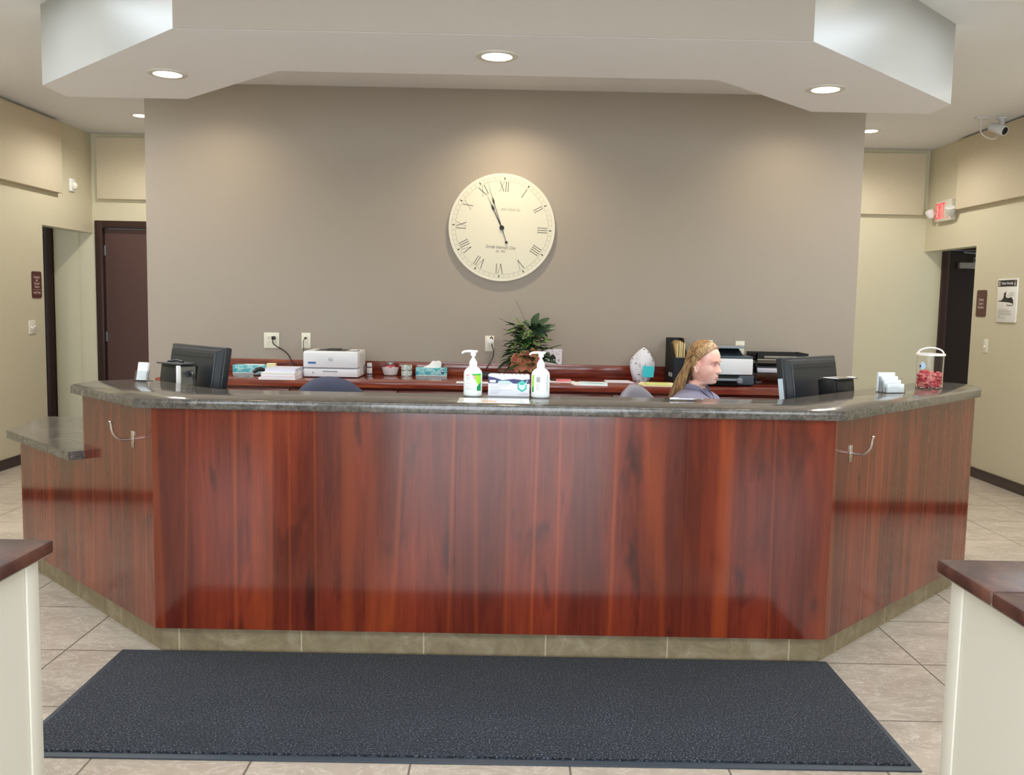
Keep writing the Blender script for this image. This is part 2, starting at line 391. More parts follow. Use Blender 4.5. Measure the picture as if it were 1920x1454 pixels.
def downlight(x, y, z, label, group):
    t = thing('recessed_downlight', label, 'ceiling light', (x, y, z), group=group)
    TR = mat('downlight_trim', 'D8D4CC', .4)
    b = B(); prof = [(.07, -.001), (.072, -.006), (.095, -.006), (.1, -.003), (.1, 0)]
    seg = 40; vs = []; fs = []
    for r, zz in prof:
        for k in range(seg): a = 2*PI*k/seg; vs.append((r*math.cos(a), r*math.sin(a), zz))
    for i in range(4):
        for k in range(seg): fs.append((i*seg+k, i*seg+(k+1) % seg, (i+1)*seg+(k+1) % seg, (i+1)*seg+k))
    b.add(vs, fs, TR); b.build('trim_ring', t, smooth=40)
    B().lathe([(.071, -.0045), (.071, 0)], LENS, 40).build('lens', t)
for (x, y), s_ in zip(SOFFIT_LIGHTS, ('left', 'middle', 'right')): downlight(x, y, ZS, f'round recessed downlight, {s_} one of three in the hanging soffit', 'downlights in the soffit')
downlight(*SIDE_LIGHTS[0], ZC, 'round downlight in ceiling left of the taupe wall, half hidden by it', 'downlights over the side passages')
downlight(*SIDE_LIGHTS[1], ZC, 'small lit round downlight in ceiling right of the taupe wall', 'downlights over the side passages')
downlight(*SIDE_LIGHTS[2], ZC, 'added unseen ceiling downlight brightening the left aisle wall', 'downlights over the side passages')
downlight(*SIDE_LIGHTS[3], ZC, 'added unseen ceiling downlight brightening the right aisle wall', 'downlights over the side passages')
for (x, y), s_ in zip(WASH_LIGHTS, ('left part', 'middle', 'right part')): downlight(x, y, ZC, f'recessed ceiling downlight behind the soffit washing the {s_} of the taupe wall', 'downlights behind the soffit')
for (x, y), s_ in zip(FACE_LIGHTS, ('left', 'right')): downlight(x, y, ZC, f'recessed ceiling downlight in front of the {s_} angled soffit face', 'downlights beside the soffit')
for i, (x, y, a, c) in enumerate(SKY_PANELS):
    b = B(); x0, x1, y0, y1 = x-a/2, x+a/2, y-c/2, y+c/2
    for q in ((x0, x1, y0, y0+.03), (x0, x1, y1-.03, y1), (x0, x0+.03, y0+.03, y1-.03), (x1-.03, x1, y0+.03, y1-.03)): b.box(*q, ZC-.01, ZC+.12, WHITE)
    o = struct(b.build('window_%d' % (3+i))); B().box(x0+.03, x1-.03, y0+.03, y1-.03, ZC+.01, ZC+.02, SKYM).build('pane', o)  # the last one frames the added middle light panel

# acoustic panels
def apanel(x0, x1, y0, y1, z0, z1, label):
    tag(B().box(x0, x1, y0, y1, z0, z1, PANEL, .006).build('acoustic_panel', smooth=30), label, 'acoustic panel', 'fabric acoustic panels')
apanel(XL, XL+.055, 5.1, 8.57, 2.40, 3.045, 'long beige fabric acoustic panel high on the left side wall')
apanel(XR-.055, XR, 5.1, 8.585, 2.415, 3.055, 'long beige fabric acoustic panel on the right wall below the security camera')
apanel(-4.13, -2.85, YD-.05, YD-.001, 2.425, 3.03, 'square beige acoustic panel above the brown door left of the taupe wall')
apanel(2.85, 4.133, YD-.05, YD-.001, 2.425, 3.03, 'square beige acoustic panel right of the taupe wall near the exit sign')

# ------------------------------------------------------------ half walls flanking the entrance
def half_wall(name, xi, sgn, y1):
    """xi: inner face; sgn -1 left, +1 right"""
    xo = xi+sgn*.26; b = B(); b.box(min(xi, xo), max(xi, xo), -1.6, y1, 0, .868, HALFW)
    o = struct(b.build(name))
    B().box(min(xi, xi-sgn*.006), max(xi, xi-sgn*.006), y1-.05, y1+.002, 0, .868, HALFW, .002).build('corner_trim', o, smooth=30)
    c = B(); y = y1+.03; k = 0
    xa, xb = xi-sgn*.03, xo+sgn*.03
    while y > -1.6:
        L = .245; c.box(min(xa, xb), max(xa, xb), y-L+.004, y, .868, .9, CAPT, .006); y -= L; k += 1
    c.build('tile_cap', o, smooth=30)
    B().box(min(xa, xb)+.004, max(xa, xb)-.004, -1.6, y1+.025, .866, .895, mat('grout_grey', '8A8078', .8)).build('grout', o)
half_wall('wall_half_left', -1.107, -1, 2.105); half_wall('wall_half_right', 1.053, 1, 2.072)

# ------------------------------------------------------------ floor mat
t = thing('floor_mat', 'long charcoal carpet mat with rubber border lying before the counter', 'floor mat', (-.115, 3.247, 0))
bw, bh = 1.475, .448
B().box(-bw, bw, -bh, bh, 0, .006, mat('mat_rubber', '343C46', .5), .002).build('rubber_border', t, smooth=30)
B().box(-bw+.022, bw-.022, -bh+.03, bh-.022, .004, .013, CARPET, .003).build('carpet_pile', t, smooth=30)

# ------------------------------------------------------------ reception counter
YP, XCL, XCR, ZP0, ZP1 = 3.6704, -1.4419, 1.3409, .109, 1.03
cn = thing('reception_counter', 'long cherry wood reception counter with angled wings and tiled kick base', 'reception counter', (0, YP, 0))
tn = math.tan(PI/8)
def place(o, x, y, ang): o.location = (x, y-YP, 0); o.rotation_euler = (0, 0, ang); return o
b = B(); th = .1
seams = [XCL, -.205, .735, XCR]
for i in range(3):
    x0, x1 = seams[i]+(.0003 if i else 0), seams[i+1]-(.0003 if i < 2 else 0)
    i0 = x0+(tn*th if i == 0 else 0); i1 = x1-(tn*th if i == 2 else 0)
    b.prism([(x0-XCL, 0), (x1-XCL, 0), (i1-XCL, th), (i0-XCL, th)], ZP0, ZP1, CWOOD)
place(b.build('front_panel', cn), XCL, YP, 0)
b = B(); b.prism([(XCL+tn*.034, .034), (XCR-tn*.034, .034), (XCR-tn*.09, .09), (XCL+tn*.09, .09)], 0, ZP0, KICK)
place(b.build('kick_base', cn), 0, YP, 0)
LL, LU, LR = 1.638, .738, 1.639
# left wing: local x runs from its far end to the front corner
b = B(); b.prism([(0, 0), (LL, 0), (LL-tn*th, th), (0, th)], ZP0, .72, CWOOD)
b.prism([(LL-LU, 0), (LL, 0), (LL-tn*th, th), (LL-LU, th)], .72, ZP1, CWOOD); b.box(0, .02, th, .78, ZP0, .72, CWOOD)
dl = (XCL-LL/math.sqrt(2), YP+LL/math.sqrt(2))
place(b.build('wing_panel', cn), dl[0], dl[1], -PI/4)
b = B(); b.prism([(.02, .034), (LL-tn*.034, .034), (LL-tn*.09, .09), (.02, .09)], 0, ZP0, KICK)
place(b.build('kick_base', cn), dl[0], dl[1], -PI/4)
b = B(); b.prism([(0, 0), (LR, 0), (LR, th), (tn*th, th)], ZP0, ZP1, CWOOD); b.box(LR-.02, LR, th, .75, ZP0, .72, CWOOD)
place(b.build('wing_panel', cn), XCR, YP, PI/4)
b = B(); b.prism([(tn*.034, .034), (LR-.02, .034), (LR-.02, .09), (tn*.09, .09)], 0, ZP0, KICK)
place(b.build('kick_base', cn), XCR, YP, PI/4)
ZT = 1.07
top = [(-1.4965, 3.64), (1.367, 3.64), (2.50, 4.773), (2.575, 4.92), (2.60, 5.08), (2.565, 5.20), (2.47, 5.255), (2.38, 5.215), (1.27, 4.105), (1.20, 4.07), (1.10, 4.055),
       (-1.17, 4.055), (-1.28, 4.075), (-1.36, 4.12), (-1.70, 4.43), (-1.84, 4.455), (-1.99, 4.34), (-1.995, 4.142)]
b = B(); b.prism(top, ZP1, ZT, GRAN, .004)
tag(b.build('countertop', smooth=35), 'raised grey granite-look top running along the reception counter', 'countertop')
low = [(-1.958, 4.187), (-2.010, 4.135), (-2.635, 4.76), (-2.70, 5.33), (-2.05, 5.34), (-1.10, 4.39), (1.0, 4.39), (1.97, 5.36), (2.43, 4.90), (1.2985, 3.7705), (-1.3995, 3.7705), (-1.884, 4.255)]
b = B(); b.prism(low, .72, .76, GRAN)
tag(b.build('lower_countertop'), 'lower grey granite-look ledge beside the left wing of the counter', 'countertop')

def hook(cx, cy, ang, sgn, label):
    """steel leash hook: plate and J arm; local x along panel, -y out of it"""
    t = thing('leash_hook', label, 'hook', (cx, cy, .879), ang, 'metal leash hooks on the counter wings')
    M_ = mat('hook_nickel', 'C8BDB4', .25, metal=1)
    B().box(-.013, .013, -.004, 0, -.036, .036, M_, .001).build('mounting_plate', t, smooth=30)
    p = []
    for i in range(15):
        a = i/14
        if a < .3: q = (0, -.004-a/.3*.03, 0)
        else:
            h = (a-.3)/.7*PI/2*1.02; q = (0, -.034-.055*math.sin(h), .062*(1-math.cos(h)))
        p.append(q)
    B().tube(p+[(0, -.092, .078)], .0058, M_, 10).build('curved_arm', t, smooth=60)
    B().lathe([(.0, .079), (.007, .078), (.0085, .081), (.007, .084), (.001, .085)], M_, 14, cy=-.092).build('tip', t, smooth=60)
    return t
hook(-1.573, 3.8015, -PI/4, -1, 'silver leash hook on the left wing of the counter')
hook(1.4445, 3.774, PI/4, 1, 'silver leash hook on the right wing of the counter')

# ------------------------------------------------------------ back desk
ZD = .91
DX0, DX1, DYF = -2.45, 2.36, 6.31
b = B(); b.box(DX0, DX1, DYF, YB-.001, ZD-.042, ZD, DWOOD, .003)
tag(b.build('desk_worktop', smooth=30), 'glossy cherry wood worktop running along the taupe wall', 'worktop')
tag(B().box(DX0, DX1, YB-.02, YB-.001, ZD+.0005, 1.008, DWOOD, .002).build('backsplash', smooth=30), 'cherry wood backsplash board on the taupe wall behind the worktop', 'backsplash')
bounds = [DX0, -1.525, -.77, -.015, .735, 1.49, DX1]
names_ = ['leftmost cherry base cabinet below the desk, behind the left monitor', 'cherry base cabinet below the desk, under the white printer', 'cherry base cabinet below the desk, under the tissue box with tissue',
          'cherry base cabinet below the desk, under the potted plant', 'cherry base cabinet below the desk, under the white treat bag', 'cherry base cabinet below the desk, under the black letter trays']
for i in range(6):
    x0, x1 = bounds[i], bounds[i+1]; wd = x1-x0; t = thing('base_cabinet', names_[i], 'cabinet', ((x0+x1)/2, DYF+.06, 0), group='base cabinets under the desk')
    B().box(-wd/2+.001, wd/2-.001, 0, .62, .1, ZD-.043, DWOOD).build('body', t)
    B().box(-wd/2+.001, wd/2-.001, .05, .6, 0, .1, DARKWOOD).build('plinth', t)
    dr = B().box(-wd/2+.005, wd/2-.005, -.02, -.001, .70, .845, DWOOD, .002).build('drawer', t, smooth=30)
    B().tube([(-.06, -.02, .77), (-.06, -.045, .77), (.06, -.045, .77), (.06, -.02, .77)], .005, STEEL).build('handle', dr, smooth=40)
    for sx in (-1, 1):
        a, c = sorted((sx*.003, sx*(wd/2-.005)))
        d = B().box(a, c, -.02, -.001, .11, .69, DWOOD, .002).build('door', t, smooth=30)
        B().tube([(sx*.04, -.02, .52), (sx*.04, -.045, .52), (sx*.04, -.045, .64), (sx*.04, -.02, .64)], .005, STEEL).build('handle', d, smooth=40)

# ------------------------------------------------------------ wall outlets and cords
def outlet(x, z, gangs, label):
    t = thing('wall_outlet', label, 'outlet', M=frame((x, YB, z), 'back'), group='ivory outlets on the taupe wall')
    wd = .07 if gangs == 1 else .117
    B().box(-wd/2, wd/2, -.06, .06, 0, .006, IVORY, .002).build('cover_plate', t, smooth=30)
    for g in range(gangs):
        cx = 0 if gangs == 1 else (-.023, .023)[g]
        b = B(); b.box(cx-.017, cx+.017, -.035, .035, .005, .0075, IVORY, .002)
        for cy in (-.019, .019):
            for dx in (-.0065, .0065): b.box(cx+dx-.0012, cx+dx+.0012, cy-.001, cy+.007, .0072, .0078, INK)
            b.box(cx-.002, cx+.002, cy-.01, cy-.006, .0072, .0078, INK)
        b.build('socket', t)
    return t
outlet(-1.822, 1.152, 2, 'double square outlet plate left of the white printer')
outlet(-1.557, 1.155, 1, 'single outlet plate just above the left of the white printer')
outlet(-.144, 1.159, 1, 'outlet plate half behind the potted plant with white adapter')
outlet(1.518, 1.158, 2, 'double outlet plate hidden behind the woman\'s head')
outlet(1.787, 1.155, 1, 'single outlet plate above the right end of the black inkjet printer')
def spl(pts, n=8):
    """Catmull-Rom through points"""
    P_ = [Vector(p) for p in pts]; P_ = [2*P_[0]-P_[1]]+P_+[2*P_[-1]-P_[-2]]; out = []
    for i in range(1, len(P_)-2):
        for k in range(n):
            t = k/n; a, b_, c, d = P_[i-1:i+3]
            out.append(.5*((2*b_)+(c-a)*t+(2*a-5*b_+4*c-d)*t*t+(3*b_-a-3*c+d)*t**3))
    out.append(P_[-2]); return out
def cord(name, pts, r, m, label, plug=None, plugm=None):
    t = thing(name, label, 'power cord', pts[0]); o = Vector(pts[0])
    B().tube([Vector(p)-o for p in spl(pts)], r, m, 6).build('cable', t, smooth=60)
    if plug:
        B().box(-plug[0]/2, plug[0]/2, -plug[1]/2, plug[1]/2, -plug[2]/2, plug[2]/2, plugm or m, .004).build('plug', t, smooth=30)
cord('power_cord', [(-1.80, 6.99, 1.172), (-1.806, 6.985, 1.14), (-1.785, 6.985, 1.115), (-1.70, 6.985, 1.06), (-1.66, 6.98, .99), (-1.64, 6.95, .916)], .0042, BLACK, 'black cord running from the double outlet down to the desk', (.026, .03, .026))
cord('power_cord', [(-1.557, 6.995, 1.176), (-1.571, 6.985, 1.15), (-1.57, 6.985, 1.10), (-1.56, 6.95, 1.0)], .003, BLACK, 'thin black cord from the outlet above the white printer', (.014, .02, .014))
cord('power_adapter', [(-.137, 6.98, 1.178), (-.135, 6.965, 1.205), (-.128, 6.965, 1.212), (-.118, 6.965, 1.19), (-.125, 6.97, 1.15), (-.112, 6.96, 1.11), (-.115, 6.95, 1.06), (-.15, 6.9, 1.0), (-.175, 6.85, .96)], .004, BLACK, 'white plug adapter with black cord beside the potted plant', (.05, .04, .035), WHITE)

# ------------------------------------------------------------ monitors
def monitor(x, y, rz, sgn, label):
    """local: screen faces +y, seen from -y (back). sgn: +1 = device box toward local -x end"""
    t = thing('monitor', label, 'monitor', (x, y, .76), rz, 'desk monitors behind the counter')
    T = Matrix.Translation((0, 0, .15)) @ Matrix.Rotation(math.radians(-9), 4, 'X')
    MB_ = mat('monitor_charcoal', '20242B', .32)
    b = B(); b.M = T; W, Hh = .262, .318
    b.box(-W, W, -.02, .02, 0, Hh, MB_, .008, 3)
    bm = bmesh.new(); bmesh.ops.create_cube(bm, size=1)
    for v in bm.verts:
        k = 1 if v.co.y > 0 else .86
        v.co = (v.co.x*2*W*.96*k, -.03+v.co.y*.03, Hh/2+v.co.z*Hh*.94*k)
    bmesh.ops.bevel(bm, geom=bm.edges[:], offset=.006, segments=2, affect='EDGES'); b.addbm(bm, MB_)
    b.build('housing', t, smooth=35)
    b = B(); b.M = T; b.box(-W*.72, W*.72, -.0465, -.044, Hh*.80, Hh*.80+.006, BLACK); b.build('vent_slot', t)
    b = B(); b.M = T; b.box(-W+.012, W-.012, .0195, .0208, .02, Hh-.012, mat('screen_glass', '0D1A2A', .1, emit=.5, ecol='9FC3E8')); b.build('screen', t)
    b = B(); b.M = T; b.box(sgn*W-.004, sgn*W+.004, -.012, .014, -.005, Hh*.66, mat('screen_glow_strip', 'CFE0EC', .3)); b.build('side_strip', t)  # pale strip colour stands in for screen glow on the monitor edge
    b = B(); b.tube([(0, -.04, .02), (0, -.07, .16), (0, -.055, .27)], [.022, .02, .018], MB_, 12); b.build('stand_neck', t, smooth=50)
    b = B(); b.prism([(-.13, -.13), (.13, -.13), (.15, .1), (-.15, .1)], 0, .014, MB_, .01); b.build('stand_base', t, smooth=40)
    return t
m1 = monitor(-1.645, 4.755, math.radians(-41), -1, 'black monitor seen from behind over the left wing of the counter')
m2 = monitor(1.62, 4.80, math.radians(41), -1, 'black monitor seen from behind over the right wing of the counter')
def pc_box(name, x, y, z, rz, label, kind):
    t = thing(name, label, 'computer device', (x, y, z), rz)
    BX = mat('device_black', '14161B', .4)
    b = B(); b.M = Matrix.Rotation(math.radians(-8), 4, 'X'); b.box(-.085, .085, -.05, .05, 0, .11, BX, .006); b.box(-.07, .07, -.054, -.049, .012, .09, BLACK, .004); b.build('body', t, smooth=35)
    if kind == 0:
        b = B(); b.box(-.088, .10, -.06, .045, .11, .118, DGREY, .003); b.tube([(-.05, -.02, .12), (.0, 0, .128), (.05, .0, .122)], .006, BLACK, 6); b.build('lid', t, smooth=35)
        b = B(); b.box(.086, .098, -.066, -.046, -.045, .108, WHITE, .002); b.build('white_edge', t, smooth=35)
        b = B(); b.box(.088, .094, -.04, .04, -.03, .10, STEEL); b.box(.093, .105, -.012, .02, .05, .082, DGREY, .003); b.box(.093, .099, -.03, .03, -.025, .015, mat('port_metal', 'B8B4A2', .3, metal=1))
        b.build('port_plate', t)
        b = B(); b.tube(spl([(.10, 0, .068), (.14, -.01, .07), (.165, -.015, .03), (.17, -.01, -.06), (.16, 0, -.10)]), .008, BLACK, 8); b.build('cable', t, smooth=60)
    else:
        b = B(); b.box(-.088, .088, -.056, .05, .11, .114, DGREY, .002); b.box(-.04, .05, -.045, .0, .1141, .1152, mat('olive_card', '6B6552', .6)); b.box(-.05, .035, .004, .04, .1141, .1150, mat('grey_card', '8B8B8E', .6))
        b.box(-.086, -.07, -.05, .03, .1141, .1155, WHITEP); b.box(.055, .085, -.045, -.01, .1141, .117, WHITEP); b.build('top_cover', t)
        b = B(); b.lathe([(.001, 0), (.005, .002), (.005, .004), (.001, .006)], CHROME, 12); b.v = [(p[0]-.005, -.052-p[2], .03+p[1]) for p in b.v]; b.build('lock_button', t)
    b = B(); b.tube([(0, 0, 0), (0, .01, -(z-.765))], .018, BLACK, 10); b.prism([(-.08, -.06), (.08, -.06), (.08, .08), (-.08, .08)], -(z-.76), -(z-.772), BLACK, .005); b.build('stand', t, smooth=40)
    return t
pc_box('device_box', -1.672, 4.60, 1.03, math.radians(-36), 'black box with white edge and cable ports behind the left monitor', 0)
pc_box('device_box', 1.70, 4.66, 1.015, math.radians(36), 'black box with small cards on top behind the right monitor', 1)

# ------------------------------------------------------------ office chairs
def office_chair(x, y, rz, backm, label, hb=0):
    t = thing('office_chair', label, 'office chair', (x, y, 0), rz, 'office chairs behind the counter')   # backrest toward -x
    b = B()
    for i in range(5):
        a = 2*PI*i/5+.3; b.tube([(0, 0, .10), (.28*math.cos(a), .28*math.sin(a), .065)], [.03, .018], BLACK, 8)
    b.build('star_base', t, smooth=50)
    for i in range(5):
        a = 2*PI*i/5+.3; b = B(); b.tube([(.28*math.cos(a)-.012*math.sin(a)*2, .28*math.sin(a)+.012*math.cos(a)*2, .03), (.28*math.cos(a)+.012*math.sin(a)*2, .28*math.sin(a)-.012*math.cos(a)*2, .03)], .028, BLACK, 14); b.build('caster', t, smooth=50)
    b = B(); b.tube([(0, 0, .1), (0, 0, .40)], .028, STEEL, 12); b.build('gas_lift', t, smooth=50)
    b = B(); b.box(-.24, .24, -.24, .24, .41, .49, backm, .035, 4); b.build('seat', t, smooth=50)
    b = B(); b.tube([(-.18, 0, .42), (-.28, 0, .46), (-.30, 0, .75)], .02, BLACK, 8); b.build('back_support', t, smooth=50)
    # curved backrest with arched top
    nu, nv = 20, 16; vs = []; fs = []
    for side in (0, 1):
        for j in range(nv+1):
            v = j/nv
            for i in range(nu+1):
                u = -1+2*i/nu; hw = .225*(.92+.08*math.sin(v*PI)); top_ = .115*(1-abs(u)**2.2)
                yy = u*hw; zz = .60+v*(.35+hb+top_*1.0); bx = -.30+.05*(u*u)-.03*math.sin(v*PI*.9)
                th_ = .028*math.sqrt(max(0, 1-abs(u)**4))*math.sqrt(max(0, 1-(2*v-1)**6))+.002
                vs.append((bx+(th_ if side else -th_), yy, zz))
    N = (nu+1)*(nv+1)
    for s_ in (0, 1):
        for j in range(nv):
            for i in range(nu):
                q = [s_*N+j*(nu+1)+i, s_*N+j*(nu+1)+i+1, s_*N+(j+1)*(nu+1)+i+1, s_*N+(j+1)*(nu+1)+i]; fs.append(q)
    rim = [i for i in range(nu+1)]+[j*(nu+1)+nu for j in range(1, nv+1)]+[nv*(nu+1)+i for i in range(nu-1, -1, -1)]+[j*(nu+1) for j in range(nv-1, 0, -1)]
    for k in range(len(rim)): a, c = rim[k], rim[(k+1) % len(rim)]; fs.append((a, c, c+N, a+N))
    b = B(); b.add(vs, fs, backm); br_ = b.build('backrest', t, smooth=60)
    b = B(); b.tube([(-.345+.05*(u*u), u*.16, (.60)+.9*(.35+hb+.115*(1-abs(u)**2.2))-.035-.05*u*u) for u in [(-1+2*i/16) for i in range(17)]], .0035, mat('seam_dark', '3A3D4E', .8), 6); b.build('seam', br_, smooth=60)
    return t
CH1 = mat('chair_slate_fabric', '43475A', .75, bump=.2, bscale=400, spec=.2); CH2 = mat('chair_grey_fabric', '8C8B98', .7, bump=.1, bscale=400, spec=.3)
office_chair(-.96, 5.2, PI/2, CH1, 'dark slate fabric office chair with arched back before the white printer')
office_chair(1.01, 5.39, math.radians(-40), CH2, 'grey office chair the woman is sitting on', -.075)

# ------------------------------------------------------------ things on the back desk
PW = mat('printer_white', 'E9ECF2', .35)
t = thing('laser_printer', 'white boxy laser printer on the desk below the left outlets', 'printer', (-1.279, 6.74, ZD))
b = B(); b.box(-.197, .197, -.178, .17, .07, .192, PW, .01, 3); b.box(-.197, .197, -.17, .17, .006, .068, PW, .006); b.build('housing', t, smooth=35)
fd = B(); fd.box(-.196, .196, -.186, -.172, .074, .184, PW, .005); fdo = fd.build('front_door', t, smooth=35)
lg = B(); lg.M = Matrix(((1, 0, 0, 0), (0, 0, -1, -.1862), (0, 1, 0, .133), (0, 0, 0, 1)))
TEALL = mat('logo_teal', '3E7A86', .5)
for k in range(24):
    a0, a1 = 2*PI*k/24, 2*PI*(k+1)/24
    if k in (3, 4, 15, 16): continue
    lg.add([(r*math.cos(a), r*math.sin(a), .0003) for r, a in ((.0115, a0), (.0145, a0), (.0145, a1), (.0115, a1))], [(0, 1, 2, 3)], TEALL)
lg.text('hp', .017, .0, 0, TEALL, italic=.3, z=.0003); lg.build('logo', fdo)
lb = B(); lb.box(-.165, -.10, -.1868, -.186, .098, .122, WHITE); lb.box(-.162, -.105, -.1872, -.1866, .101, .116, mat('label_blue', '3E6BB5', .5)); lb.build('blue_label', fdo)
tr = B(); tr.box(-.194, .194, -.184, -.165, .008, .066, PW, .005); tr.box(-.055, .05, -.188, -.183, .045, .052, mat('grip_grey', '9AA0AA', .5)); tr.box(-.128, -.124, -.1850, -.1835, .03, .045, DGREY); tr.build('paper_tray', t, smooth=35)
tp = B(); tp.box(-.13, .10, -.12, .12, .1905, .193, DGREY); tp.prism([(-.06, -.06), (.03, -.06), (.03, .12), (-.06, .12)], .192, .20, BLACK); tp.build('output_bin', t)
tp = B(); tp.box(.12, .18, -.10, .02, .191, .2, WHITE, .003); tp.box(.115, .185, -.105, -.02, .19, .196, BLACK, .003); tp.build('control_panel', t, smooth=30)
sd = B(); sd.box(.1965, .199, -.10, .10, .02, .17, mat('printer_side', 'D5DAE2', .4), .001); sd.box(.1985, .2, .06, .09, .02, .075, DGREY); sd.build('side_cover', t)

def tissue_box(x, y, rz, w_, d_, h_, m_, label, tissue=True, badge=True):
    t = thing('tissue_box', label, 'tissue box', (x, y, ZD), rz, 'teal tissue boxes on the desk')
    b = B(); b.box(-w_/2, w_/2, -d_/2, d_/2, 0, h_, m_, .002); b.box(-w_/2+.001, w_/2-.001, -d_/2-.0008, -d_/2, .001, .006, WHITEP); b.build('carton', t, smooth=30)
    if tissue:
        vs = []; fs = []; nn = 14
        for j in range(7):
            v = j/6
            for i in range(nn):
                a = 2*PI*i/nn; rr = (1-.55*v)*(1+.25*math.sin(3*a+2*v))
                vs.append((.035*v+.065*rr*math.cos(a), .022*(1-.4*v)*rr*math.sin(a), h_-.002+.048*v*(1+.15*math.sin(a*2))))
        for j in range(6):
            for i in range(nn): fs.append((j*nn+i, j*nn+(i+1) % nn, (j+1)*nn+(i+1) % nn, (j+1)*nn+i))
        fs.append(tuple(6*nn+i for i in range(nn)))
        b = B(); b.add(vs, fs, WHITEP); b.build('tissue', t, smooth=60)
    else: B().prism([(-.06, -.02), (.1, -.03), (.09, .03), (-.05, .03)], h_, h_+.004, WHITEP).build('tissue', t)
    if badge:
        b = B(); b.M = Matrix(((1, 0, 0, w_/2-.032), (0, 0, -1, -d_/2-.0005), (0, 1, 0, h_/2+.002), (0, 0, 0, 1)))
        b.prism([(-.013, .018), (.013, .018), (.013, -.004), (.006, -.016), (-.006, -.016), (-.013, -.004)], 0, .0008, mat('badge_teal', '2B6E80', .5))
        b.box(-.009, .009, .004, .012, .0008, .0012, WHITEP); b.build('badge', t)
n = NT('tissue_teal'); a = n.noise(n.mapping((1, 1, 1.6)), 22, 3, .5, 1.2)
n.col(n.ramp(a, [(.35, '2E9FB5'), (.5, '6FC4D0'), (.62, 'B9E4E8'), (.7, '4BB3C4')])); n.set(rough=.5); TT = n.m
tissue_box(-1.93, 6.87, math.radians(-3), .262, .12, .062, TT, 'teal tissue box lying at the left end of the desk, behind the stapler', False, False)
tissue_box(-.58, 6.92, math.radians(2), .236, .11, .062, TT, 'teal and white tissue box with a tissue pulled out, right of the cans')
t = thing('stapler', 'black stapler in front of the left tissue box', 'stapler', (-1.80, 6.63, ZD), math.radians(20))
B().box(-.055, .055, -.016, .016, 0, .01, BLACK, .003).build('base', t, smooth=30)
b = B(); b.tube([(-.055, 0, .022), (-.03, 0, .045), (.0, 0, .05), (.05, 0, .03)], [.011, .017, .016, .011], BLACK, 10, .9); b.build('arm', t, smooth=50)
B().box(-.05, .05, -.008, .008, .014, .022, STEEL, .001).build('magazine', t)
t = thing('note_cube', 'small cream block of note paper standing beside the paper stack', 'note paper', (-1.742, 6.70, ZD), math.radians(6))
B().box(-.035, .035, -.035, .035, 0, .05, mat('note_cream', 'E9E4CE', .8), .001).build('lower_block', t)
B().box(-.03, .034, -.032, .034, .05, .088, mat('note_yellow', 'EFE6B4', .8), .001).build('upper_block', t)
t = thing('paper_stack', 'white stack of paper and trays left of the white printer', 'paper stack', (-1.575, 6.50, ZD), 0)
LAV = mat('paper_lavender', 'D9DCEF', .7)
b = B(); b.box(-.165, .09, -.16, .15, 0, .014, WHITEP, .001); b.build('bottom_sheets', t)
b = B(); b.box(-.15, .09, -.155, .15, .018, .024, mat('folder_pink', 'E7D3DC', .7)); b.box(-.155, .09, -.158, .15, .014, .018, LAV); b.build('coloured_sheets', t)
b = B(); b.box(-.15, .085, -.15, .15, .024, .05, WHITEP, .001); b.box(-.135, .08, -.10, .14, .05, .074, LAV, .002); b.build('top_sheets', t)

def lab(b_, r, a0, a1, z0, z1, m, n_=10, poly=None):
    """curved label patch on a cylinder, a=0 faces -y, a grows to +x"""
    vs = []; fs = []
    for i in range(n_+1):
        a = math.radians(a0+(a1-a0)*i/n_)
        lo, hi = (z0, z1) if poly is None else poly(i/n_)
        vs += [(r*math.sin(a), -r*math.cos(a), lo), (r*math.sin(a), -r*math.cos(a), hi)]
    for i in range(n_): fs.append((2*i, 2*i+2, 2*i+3, 2*i+1))
    b_.add(vs, fs, m)
t = thing('pill_bottle', 'small white bottle with white cap right behind the white printer', 'bottle', (-1.045, 6.86, ZD))
B().lathe([(.019, 0), (.021, .003), (.021, .068), (.015, .074)], WHITE, 24).build('body', t, smooth=40)
b = B(); lab(b, .0213, -80, 80, .004, .014, mat('label_navy', '2B2A4C', .5)); lab(b, .0213, -80, 80, .058, .066, mat('label_navy', '2B2A4C', .5)); b.build('label', t, smooth=50)
B().lathe([(.018, .07), (.019, .072), (.019, .092), (.017, .094)], WHITE, 24).build('cap', t, smooth=40)
t = thing('ramekin', 'white fluted ramekin holding the red tin', 'bowl', (-.893, 6.91, ZD))
vs = []; fs = []; prof = [(.036, 0), (.048, .004), (.056, .03), (.061, .05), (.064, .058), (.060, .059), (.056, .05), (.045, .012), (.0, .012)]; sg = 96
for r, z in prof:
    for k in range(sg):
        rr = r*(1+(.025 if (k % 4 < 2 and .003 < z < .051 and r > .046) else 0)); a = 2*PI*k/sg; vs.append((rr*math.cos(a), rr*math.sin(a), z))
for i in range(len(prof)-1):
    for k in range(sg): fs.append((i*sg+k, i*sg+(k+1) % sg, (i+1)*sg+(k+1) % sg, (i+1)*sg+k))
fs.append(tuple(range(sg)))
B().add(vs, fs, mat('porcelain', 'ECE6E8', .2)).build('bowl', t, smooth=50)
t = thing('tin_jar', 'red tin with silver lid standing in the white ramekin', 'tin', (-.893, 6.91, ZD+.0125))
B().lathe([(.036, 0), (.037, .002), (.037, .066), (.034, .072)], mat('tin_red', 'A32A3C', .3), 32).build('body', t, smooth=40)
b = B(); lab(b, .0373, -75, 75, .038, .055, mat('label_pinkw', 'E8C9CB', .5)); lab(b, .0375, -10, 25, .040, .052, mat('berry_red', 'B8202A', .5)); b.build('label', t, smooth=50)
